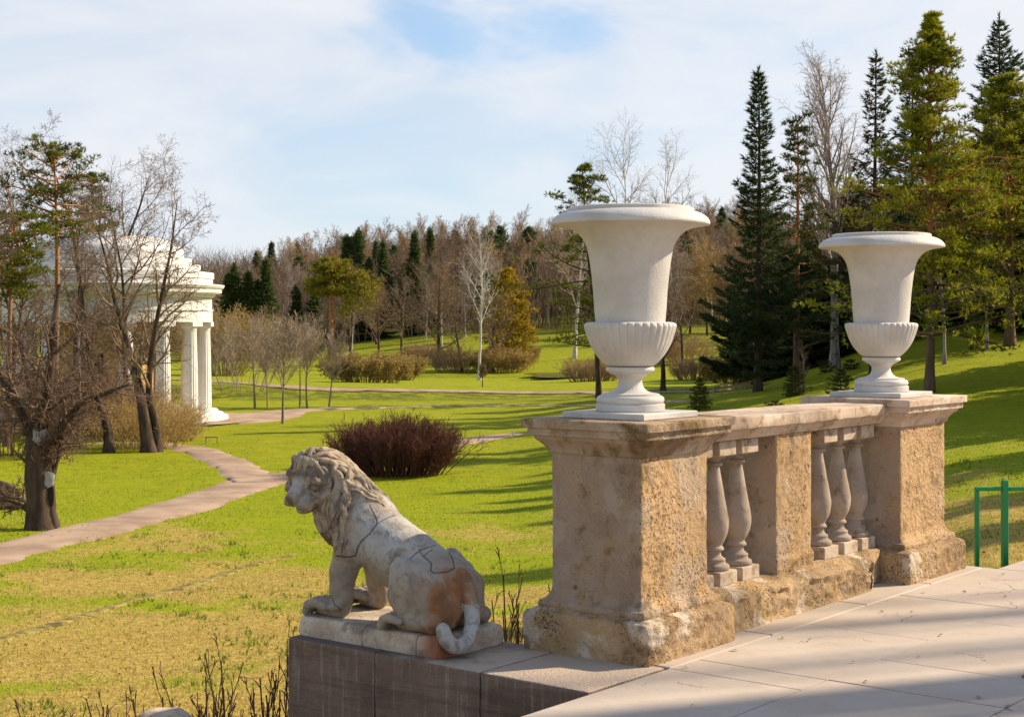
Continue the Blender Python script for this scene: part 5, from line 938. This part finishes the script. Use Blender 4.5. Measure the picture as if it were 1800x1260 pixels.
# ------------------------------------------------------------------ the wood on the hills
def copies():
    RMIN[0] = .022
    FT = [(20, .18, .98, 20, 48, .36, 5, .1, .07, 4), (12, .15, 1., 22, 55, .46, 4, .13, .03, 3), (8, .1, 1., 25, 65, .5, 3, .15, .0, 3)]
    protos = {}
    def P(kind, i): return protos[kind][i % len(protos[kind])]
    far = (0, 4000, -500)
    bl = {'brown': ('bare brown tree massed in the far wood', 'bare trees of the far wood'), 'grey': ('bare greyish birch with a pale stem massed in the far wood', 'pale birches of the far wood'), 'spruce': ('dark pointed spruce in the far wood', 'spruces of the far wood'), 'olive': ('rounded olive pine crown in the far wood', 'pines of the far wood')}
    used = {}
    protos['brown'] = [bare_tree('bare_tree', 14, .17, FT, 'bark_dark', m_, (0, 0), .03, 8, .95, 6, bl['brown'][0], 'tree', bl['brown'][1]) for m_ in ('twig_warm', 'twig_brown', 'twig_plum', 'twig_warm', 'twig_tan')]
    protos['grey'] = [bare_tree('birch_tree', 14, .13, [(18, .30, .98, 18, 38, .32, 5, .08, .07, 4), (11, .15, 1., 20, 45, .46, 4, .12, .03, 3), (7, .1, 1., 20, 60, .5, 3, .15, -.02, 3)], 'bark_birch', m_, (0, 0), .025, 8, .97, 6, bl['grey'][0], 'tree', bl['grey'][1]) for m_ in ('twig_birch', 'twig_warm')]
    protos['spruce'] = [spruce('spruce_tree', 15, 2.5, 'bark_dark', 'needle_far', bl['spruce'][0], 'tree', bl['spruce'][1], z0=.05, dens=.7, nl=.5, whorl=6, wid=.16, shape=1.0) for _ in range(3)]
    protos['olive'] = [pine('pine_tree', 14, .2, 2.6, .4, 'bark_pine', 'needle_far', bl['olive'][0], 'tree', bl['olive'][1], nb=30, tuft=9, nl=.45, clump=.9, wid=.15) for _ in range(2)]
    rows = []
    rr = random.Random(21)
    # photo column -> row of the tree tops along the skyline
    sky_u = [-300, 0, 380, 420, 470, 520, 600, 640, 700, 760, 850, 930, 980, 1100, 1250, 1400, 1800, 2200]; sky_v = [480, 480, 500, 470, 445, 430, 425, 405, 412, 405, 395, 392, 395, 375, 365, 360, 350, 330]
    n = 0
    def put(kind, u, y, vt):
        nonlocal n
        x = (u-U0)/F*y; z = gz(x, y); h_ = EYE-(vt-HV)/F*y-z; h_ = min(max(h_, 8), 21); p = P(kind, rr.randrange(9)); k = h_/(15 if kind == 'spruce' else 14); w = k**.75*rr.uniform(.9, 1.2)*(1.35 if kind == 'spruce' else 1)
        if id(p) not in used: used[id(p)] = 1; p.location = (x, y, z-.1); p.rotation_euler = (0, 0, rr.uniform(0, 6.28)); p.scale = (w, w, k)
        else: dup(p, (x, y, z-.1), rr.uniform(0, 6.28), (w, w, k))
        n += 1
    def kinds(u, back):
        q = rr.random()
        if u < 480: return 'spruce' if q < .42 else 'brown'
        if u < 640: return 'brown' if q < .58 else 'grey' if q < .78 else ('spruce' if q < .92 else 'olive')
        if u < 800: return 'brown' if q < .48 else 'grey' if q < .72 else ('spruce' if q < .86 else 'olive')
        return 'brown' if q < .42 else 'grey' if q < .66 else 'spruce' if q < .76 else 'olive'
    for y, du, dv in ((222, 34, 78), (248, 31, 58), (276, 29, 38), (308, 27, 18), (345, 25, 4), (390, 24, -4)):
        u = 250
        while u < 1340:
            u += du*rr.uniform(.7, 1.3); vt = np.interp(u, sky_u, sky_v)+dv+rr.gauss(0, 9 if dv > 10 else 7)
            if y < 300 and 668 < u < 690+(300-y)*.25: continue          # the mown opening
            if y < 240 and 925 < u < 1045: continue
            k = kinds(u, y)
            if k == 'spruce' and not (u < 480 or rr.random() < .5): k = 'grey'
            put(k, u, y+rr.gauss(0, 7), vt-(14 if k == 'spruce' else 0))
    for u, vt in ((412, 462), (425, 500), (437, 474), (452, 490), (470, 452), (400, 480), (610, 412), (627, 404), (648, 452), (675, 422), (728, 405), (730, 440)): put('spruce', u, 212 if u < 480 else 240, vt)
    for u, vt in ((870, 410), (930, 395), (905, 440)): put('olive', u, 300, vt)
    for u in range(-150, 260, 36): put('brown', u+rr.uniform(-12, 12), 215+rr.uniform(-12, 20), 500+rr.gauss(0, 10))
    for u in range(1340, 1900, 40): put('brown' if rr.random() < .6 else 'spruce', u+rr.uniform(-12, 12), 190+rr.uniform(-15, 25), 380+rr.gauss(0, 14))
    return n
NF = copies(); print('far trees', NF)
# the unresolved depth of the wood behind the trees one can tell apart
def wood_mass():
    br = Br(); rr = R_
    for k in range(9000):
        y = rr.uniform(235, 430); u = rr.uniform(200, 1420)
        if y < 300 and 655 < u < 715: continue
        x = (u-U0)/F*y; z = gz(x, y); h_ = rr.uniform(6, 12)
        pp = path((x, y, z-.2), nrm((rr.gauss(0, .12), rr.gauss(0, .12), 1)), h_, 3, .06, .03); br.add(pp, [.09, .065, .05, .01], 3)
        for j in range(5): p, d = lerp(pp, rr.uniform(.3, .95)); br.add(path(p, off(d, rad(rr.uniform(20, 55)), rr.uniform(0, 6.28)), h_*.35, 2, .12, .05), [.04, .03, .006], 3)
    o = br.geo().obj('far_wood', 'twig_brown', None, True); tag(o, 'dense brown undergrowth and stems filling the far wood', 'wood', None, 'stuff')
wood_mass()

# ------------------------------------------------------------------ rotunda
@mat('temple_white')
def _(t):
    P = t.obj(); n = t.noise(P, 1.5, 5, .6); st = t.noise(t.scl(P, 4, 4, .5), 1., 4, .6); c = t.mix(t.step(n, .3, .7), (.74, .725, .70), (.66, .635, .60)); c = t.mix(t.step(st, .6, .8, 0, .3), c, (.46, .42, .37)); t.out(c, .7, None, .3)
@mat('temple_ochre')
def _(t): n = t.noise(t.obj(), 2, 4); t.out(t.mix(n, (.58, .38, .15), (.66, .46, .21)), .8)
@mat('temple_roof')
def _(t): n = t.noise(t.obj(), 1.2, 4); t.out(t.mix(n, (.62, .62, .62), (.74, .73, .72)), .6)
@mat('door_dark')
def _(t): t.out((.05, .035, .025), .6)
def temple():
    y = 75.; u0 = 191.; x = (u0-U0)/F*y; zb = -2.98; s = y/F; Z = lambda v: EYE-(v-HV)*s-zb
    r = thing('rotunda_temple', 'round white colonnaded temple with a stepped dome behind the bare trees', 'temple', (x, y, zb)); Rc = 4.62
    n = 96
    def la(nm, prof, m_='temple_white', parent=r, deg=30):
        g = Geo(); g.lathe(prof, (0, 0), n); return auto_smooth(g.obj(nm, m_, parent), deg)
    la('stylobate', [(0, -1), (5.75, -1), (5.75, .12), (5.5, .12), (5.5, .27), (5.25, .27), (5.25, .42), (0, .42)])
    z0, z1 = .42, Z(566); ze = Z(566); zc = Z(500)
    ent = [(4.2, ze), (4.98, ze), (4.98, ze+.52), (5.02, ze+.54), (5.02, ze+.62), (4.95, ze+.63), (4.95, ze+1.18), (5.02, ze+1.2), (5.10, ze+1.26), (5.16, ze+1.36), (5.42, ze+1.42), (5.42, ze+1.60), (5.50, ze+1.64), (5.56, ze+1.74), (5.56, ze+1.80), (5.0, ze+1.86), (4.98, ze+2.10), (5.05, ze+2.12), (5.05, ze+2.40), (4.9, ze+2.42), (4.4, ze+2.46), (4.4, ze+2.78), (4.0, ze+2.82), (4.0, ze+3.08), (3.6, ze+3.12), (3.6, ze+3.36)]
    la('entablature', ent); la('dome', [(3.6, ze+3.36)]+[(3.6*math.cos(a), ze+3.36+1.0*math.sin(a)) for a in np.linspace(.05, 1.5, 12)], 'temple_roof')
    la('inner_wall', [(2.9, .42), (2.9, ze)], 'temple_ochre')
    for k in range(5): g = Geo(); a = -math.pi/2+(k-2)*1.256; g.box((2.86, -.5, .45), (2.96, .5, 3.2)); o = g.obj('doorway', 'door_dark', r); o.rotation_euler = (0, 0, a)
    # one fluted column, then copies round the ring
    hh = ze-.42; prof = [(.40, .42), (.40, .50), (.385, .52)]+[(.372-.075*(q**1.6), .52+(hh-.52)*q) for q in np.linspace(0, 1, 10)]+[(.30, .42+hh-.40), (.32, .42+hh-.39), (.32, .42+hh-.36), (.305, .42+hh-.35), (.33, .42+hh-.29), (.39, .42+hh-.21)]
    g = Geo(); g.lathe(prof, (0, 0), 80); V = g.verts(); a = np.arctan2(V[:, 1], V[:, 0]); rr_ = np.hypot(V[:, 0], V[:, 1]); V[:, :2] *= (1-.055*(np.abs(np.cos(a*10))**1.6)*(rr_ < .374))[:, None]; g.V = [V]; g.box((-.42, -.42, .42+hh-.21), (.42, .42, .42+hh-.002)); me = g.obj('column', 'temple_white', r).data
    c0 = r.children[-1] if r.children[-1].name.startswith('column') else [c for c in r.children if c.name == 'column'][0]; auto_smooth(c0, 30)
    for k in range(16):
        a = .033+k*2*math.pi/16; o = c0 if k == 0 else c0.copy()
        if k: COL.objects.link(o); o.parent = r
        o.location = (Rc*math.cos(a), Rc*math.sin(a), 0); o.rotation_euler = (0, 0, a)
    # forecourt
    g = Geo(); a = np.linspace(0, 2*math.pi, 64, endpoint=False); P = np.array([[(x+R*math.cos(t), y+R*math.sin(t), gz(x+R*math.cos(t), y+R*math.sin(t))+.05) for t in a] for R in np.linspace(4.5, 7.4, 9)]); g.grid(P, True); tag(g.obj('forecourt', 'gravel', None, True), kind='structure')
temple()

# ------------------------------------------------------------------ water, fallen log, small fences and posts
def pond(name, cx, cy, rx, ry, zz):
    g = Geo(); a = np.linspace(0, 2*math.pi, 60, endpoint=False); k = 1+.16*np.sin(a*3+1)+.08*np.sin(a*5); P = np.array([np.stack([cx+rx*q*k*np.cos(a), cy+ry*q*k*np.sin(a), 0*a+zz], 1) for q in (1, .5, .02)]); g.grid(P, True); tag(g.obj(name, 'water', None), kind='structure')
x, y, z = hit(995, 662); pond('pond', x, y, 4.2, 7.5, z+.18)
x, y, z = hit(-8, 893); pond('pond', x-.3, y+.2, .95, 1.1, z+.10)
x, y, z = hit(2, 868); g = Geo(); g.tube([(-1.0, .5, .35), (-.4, .2, .32), (.2, -.1, .2), (.62, -.45, .05)], [.10, .11, .11, .09], 9); o = g.obj('fallen_log', 'bark_dark', None, True); o.location = (x, y, z); tag(o, 'dark fallen log over the small pond at the left edge', 'log')
@mat('wood_rail')
def _(t): n = t.noise(t.scl(t.obj(), 3, 3, 20), 1., 4); t.out(t.mix(n, (.30, .215, .10), (.40, .30, .15)), .85)
def little_fence():
    p0 = hit(1255, 694); p1 = hit(1330, 680); r = thing('wooden_fence', 'little wooden post-and-rail fence beside the pointed spruce', 'fence', p0); d = np.array(p1)-np.array(p0); n = 6
    for k in range(n+1): g = Geo(); q = d*k/n; zz = gz(p0[0]+q[0], p0[1]+q[1])-p0[2]; g.box((q[0]-.035, q[1]-.035, zz-.1), (q[0]+.035, q[1]+.035, zz+.42), .008); g.obj('fence_post', 'wood_rail', r)
    for zq in (.16, .36): g = Geo(); g.tube([(d[0]*k/12, d[1]*k/12-.05, gz(p0[0]+d[0]*k/12, p0[1]+d[1]*k/12)-p0[2]+zq) for k in range(13)], .028, 6); g.obj('fence_rail', 'wood_rail', r)
little_fence()
def hoop():
    x, y, z = hit(372, 780); s = y/F; w = 20*s; h_ = 13*s; r = thing('low_wooden_barrier', 'tiny pale wooden hoop barrier on the lawn near the rotunda forecourt', 'barrier', (x, y, z))
    for q in (-.5, .5): g = Geo(); g.box((q*w-.02, -.02, -.05), (q*w+.02, .02, h_-.045), .005); g.obj('leg', 'wood_rail', r)
    g = Geo(); g.box((-w*.5-.03, -.03, h_-.044), (w*.5+.03, .03, h_), .005); g.obj('top_bar', 'wood_rail', r)
hoop()
@mat('post_white')
def _(t): t.out((.55, .52, .46), .7)
for u, v, h_, lab in ((901, 770, .28, 'right one of two tiny white marker posts by the path near the far pillar base'), (848, 784, .24, 'left one of two tiny white marker posts by the path behind the red bush')):
    x, y, z = hit(u, v); r = thing('marker_post', lab, 'post', (x, y, z)); g = Geo(); g.box((-.02, -.02, -.05), (.02, .02, h_), .006); g.obj('post_body', 'post_white', r); g = Geo(); g.box((-.028, -.028, h_+.0005), (.028, .028, h_+.02), .004); g.obj('post_cap', 'post_white', r)

# ------------------------------------------------------------------ clipped bare hedge under the terrace
def hedge():
    me = []
    for k in range(5):
        br = Br(); n = R_.randint(4, 7)
        for s in range(n):
            a = R_.uniform(0, 6.28); t = R_.uniform(.02, .36); pp = path((R_.gauss(0, .09), R_.gauss(0, .09), -.1), (math.cos(a)*t, math.sin(a)*t, 1), R_.uniform(.75, 1.15), 8, .06, .04); br.add(pp, [.0068*(1-.4*i/8) for i in range(9)], 6)
            RMIN[0] = .0032; limbs(br, pp, 1., .006, .004, [(4, .35, .98, 15, 45, .26, 5, .08, .07, 5), (3, .4, 1., 15, 40, .4, 3, .1, .06, 4)], 0)
        g = br.geo(); V = g.verts(); top = .98+.12*k/4; V[:, 2] = np.where(V[:, 2] > top, top+(V[:, 2]-top)*.15, V[:, 2]); me.append(mesh('hedge_stems', V, g.faces(), 'twig_hedge', True))
    spots = [(205, 1242, 7.8, 1.), (330, 1180, 8.2, 1.), (352, 1175, 8.0, .95), (380, 1172, 8.3, 1.), (412, 1150, 8.25, 1.1), (430, 1140, 8.4, 1.1), (480, 1130, 8.5, 1.15), (497, 1120, 8.6, 1.15), (145, 1240, 8.0, .9), (175, 1228, 8.3, .9), (275, 1205, 8.4, .8), (300, 1205, 8.6, .8), (860, 1040, 9.2, 1.), (884, 1020, 9.35, 1.05), (905, 1000, 9.3, 1.1), (945, 1005, 9.6, 1.05), (925, 1025, 9.7, .95), (120, 1250, 8.4, .85), (455, 1165, 9., 1.), (515, 1120, 9., 1.), (840, 1050, 9.6, .95)]
    for i, (u, vt, y, k) in enumerate(spots):
        x = (u-U0)/F*y; z = gz(x, y); zt = EYE-(vt-HV)/F*y; s = max(.4, (zt-z)/1.04); o = link('hedge_plant', me[i % 5], None, (x, y, z), R_.uniform(0, 6.28)); o.scale = (1.0, 1.0, s); tag(o, 'bare clipped hedge plant with dark stems between the lion and the nearer pillar' if u > 800 else 'bare clipped hedge plant with dark upright stems left of the dark pedestal', 'hedge', 'hedge plants right of the pedestal' if u > 800 else 'hedge plants left of the pedestal')
hedge()

# ------------------------------------------------------------------ grass blades on the nearer lawn
def grass():
    N = 240000; y = 9.5*np.exp(rng.random(N)**.85*math.log(62/9.5)); u = rng.uniform(-120, 1920, N); x = (u-U0)/F*y
    c, s_ = A; lx = (x-KX)*A[0]+(y-KY)*A[1]; ly = (x-KX)*B[0]+(y-KY)*B[1]; keep = ~((ly < .9) & (lx < 9.2) & (lx > -7)) & ~((lx > -.1) & (lx < .75) & (ly < 2.1))
    for o in COL.objects:
        if o.name.startswith('gravel_path'):
            V = np.empty(len(o.data.vertices)*3, np.float32); o.data.vertices.foreach_get('co', V); V = V.reshape(-1, 9, 3)
            e0, e1 = V[:, 0], V[:, -1]; m_ = (e0+e1)/2; hw = np.linalg.norm(e0-e1, axis=1)/2; m2 = m_[::2]; h2 = hw[::2]; sel = np.nonzero((m2[:, 1] < 60))[0]
            if len(sel):
                m2 = m2[sel]; h2 = h2[sel]
                for i0 in range(0, N, 20000):
                    sl = slice(i0, i0+20000); d = (x[sl, None]-m2[None, :, 0])**2+(y[sl, None]-m2[None, :, 1])**2; j = d.argmin(1); keep[sl] &= np.sqrt(d[np.arange(len(j)), j]) > h2[j]*.93
    pat = fbm(np.stack([x*.5, y*.5, 0*x], 1), 3); keep &= rng.random(N) < (.55+.6*pat)*np.interp(np.hypot(x, y), [30, 62], [1, .05])
    x, y, pat = x[keep], y[keep], pat[keep]; z = ground(x, y)-.008; n = len(x); a = rng.uniform(0, 6.283, n); l = rng.uniform(.018, .05, n)*(1+.006*y); w = .004+.00042*y; lean = rng.normal(0, .6, (n, 2))
    d = np.stack([lean[:, 0], lean[:, 1], np.ones(n)], 1); d /= np.linalg.norm(d, axis=1)[:, None]; s = np.stack([np.cos(a), np.sin(a), 0*a], 1)*w[:, None]; b = np.stack([x, y, z], 1)
    V = np.stack([b-s, b+s, b+d*l[:, None]], 1)
    st = sstep(.55+.5*pat+.4*rng.normal(0, .6, n)-np.interp(np.hypot(x, y), [10, 20, 30, 46], [-.25, .0, .25, .6]), .3, .6) > rng.random(n)
    for nm, sel, m_, lab in (('grass', ~st, 'grass_blade', 'short fresh green grass of the lawn'), ('dry_grass', st, 'straw_blade', 'short straw-coloured dry grass of the lawn')):
        v = V[sel].reshape(-1, 3); g = Geo(); g.add(v, np.arange(len(v)).reshape(-1, 3)); tag(g.obj(nm, m_), lab, 'grass', None, 'stuff')
grass()
def litter():
    n = 2800; y = 9.5*np.exp(rng.random(n)*math.log(40/9.5)); u = rng.uniform(-100, 1900, n); x = (u-U0)/F*y; lx = (x-KX)*A[0]+(y-KY)*A[1]; ly = (x-KX)*B[0]+(y-KY)*B[1]; k = ~((ly < .95) & (lx < 9.2)) & ~((lx > -.1) & (lx < .75) & (ly < 2.1)) & (fbm(np.stack([x*.4, y*.4, 0*x+7], 1), 2) > -.15); x, y = x[k], y[k]; n = len(x); z = ground(x, y)+.012
    a = rng.uniform(0, 6.28, n); l = rng.uniform(.010, .028, n); t = rng.normal(0, .35, (n, 2)); e1 = np.stack([np.cos(a), np.sin(a), t[:, 0]], 1)*l[:, None]; e2 = np.stack([-np.sin(a), np.cos(a), t[:, 1]], 1)*l[:, None]*.6; c = np.stack([x, y, z], 1)
    V = np.stack([c-e1, c-e2, c+e1, c+e2+np.array((0, 0, .01))], 1).reshape(-1, 3); g = Geo(); g.add(V, np.arange(n*4).reshape(-1, 4)); tag(g.obj('dead_leaves', 'dead_leaf'), 'last year brown leaves scattered over the lawn', 'leaves', None, 'stuff')
    m_ = 1500; y = 9.8*np.exp(rng.random(m_)*math.log(34/9.8)); u = rng.uniform(-100, 1900, m_); x = (u-U0)/F*y; lx = (x-KX)*A[0]+(y-KY)*A[1]; ly = (x-KX)*B[0]+(y-KY)*B[1]; k = ~((ly < 1.0) & (lx < 9.2)) & ~((lx > -.15) & (lx < .8) & (ly < 2.15)) & (fbm(np.stack([x*.25, y*.25, 0*x+3], 1), 2) > .05); x, y = x[k], y[k]
    P = []; D_ = []
    for px, py, zz in zip(x, y, ground(x, y)):
        for _ in range(5): P.append((px+R_.gauss(0, .07), py+R_.gauss(0, .07), zz)); D_.append((R_.gauss(0, .35), R_.gauss(0, .35), 1))
    V, F_ = needles(P, D_, 4, .085, .012, .35); g = Geo(); g.add(V, F_); tag(g.obj('grass_tufts', 'tuft_green'), 'darker green tufts of longer grass in the lawn', 'grass', None, 'stuff')
leaf('dead_leaf', (.20, .12, .05), (.30, .19, .08), (.12, .07, .035), .2); leaf('tuft_green', (.09, .17, .008), (.15, .24, .01), (.2, .26, .02), .35)
litter()
def debris():
    g = Geo()
    for k in range(70):
        a_, b_ = R_.uniform(-1.2, 4.4), -R_.random()**1.6*3.2-.05; l = R_.uniform(.006, .02); t = R_.uniform(0, 6.28); c = np.array((a_, b_, .006)); e1 = np.array((math.cos(t), math.sin(t), R_.gauss(0, .25)))*l; e2 = np.array((-math.sin(t), math.cos(t), R_.gauss(0, .25)))*l*R_.uniform(.3, .7); g.add([c-e1, c-e2, c+e1, c+e2+np.array((0, 0, .004))], [(0, 1, 2, 3)])
    o = g.obj('leaf_crumbs', 'dead_leaf', None); o.location = (KX, KY, 0); o.rotation_euler = (0, 0, TH); tag(o, 'crumbs of dry leaves blown over the paving', 'leaves', None, 'stuff')
debris()
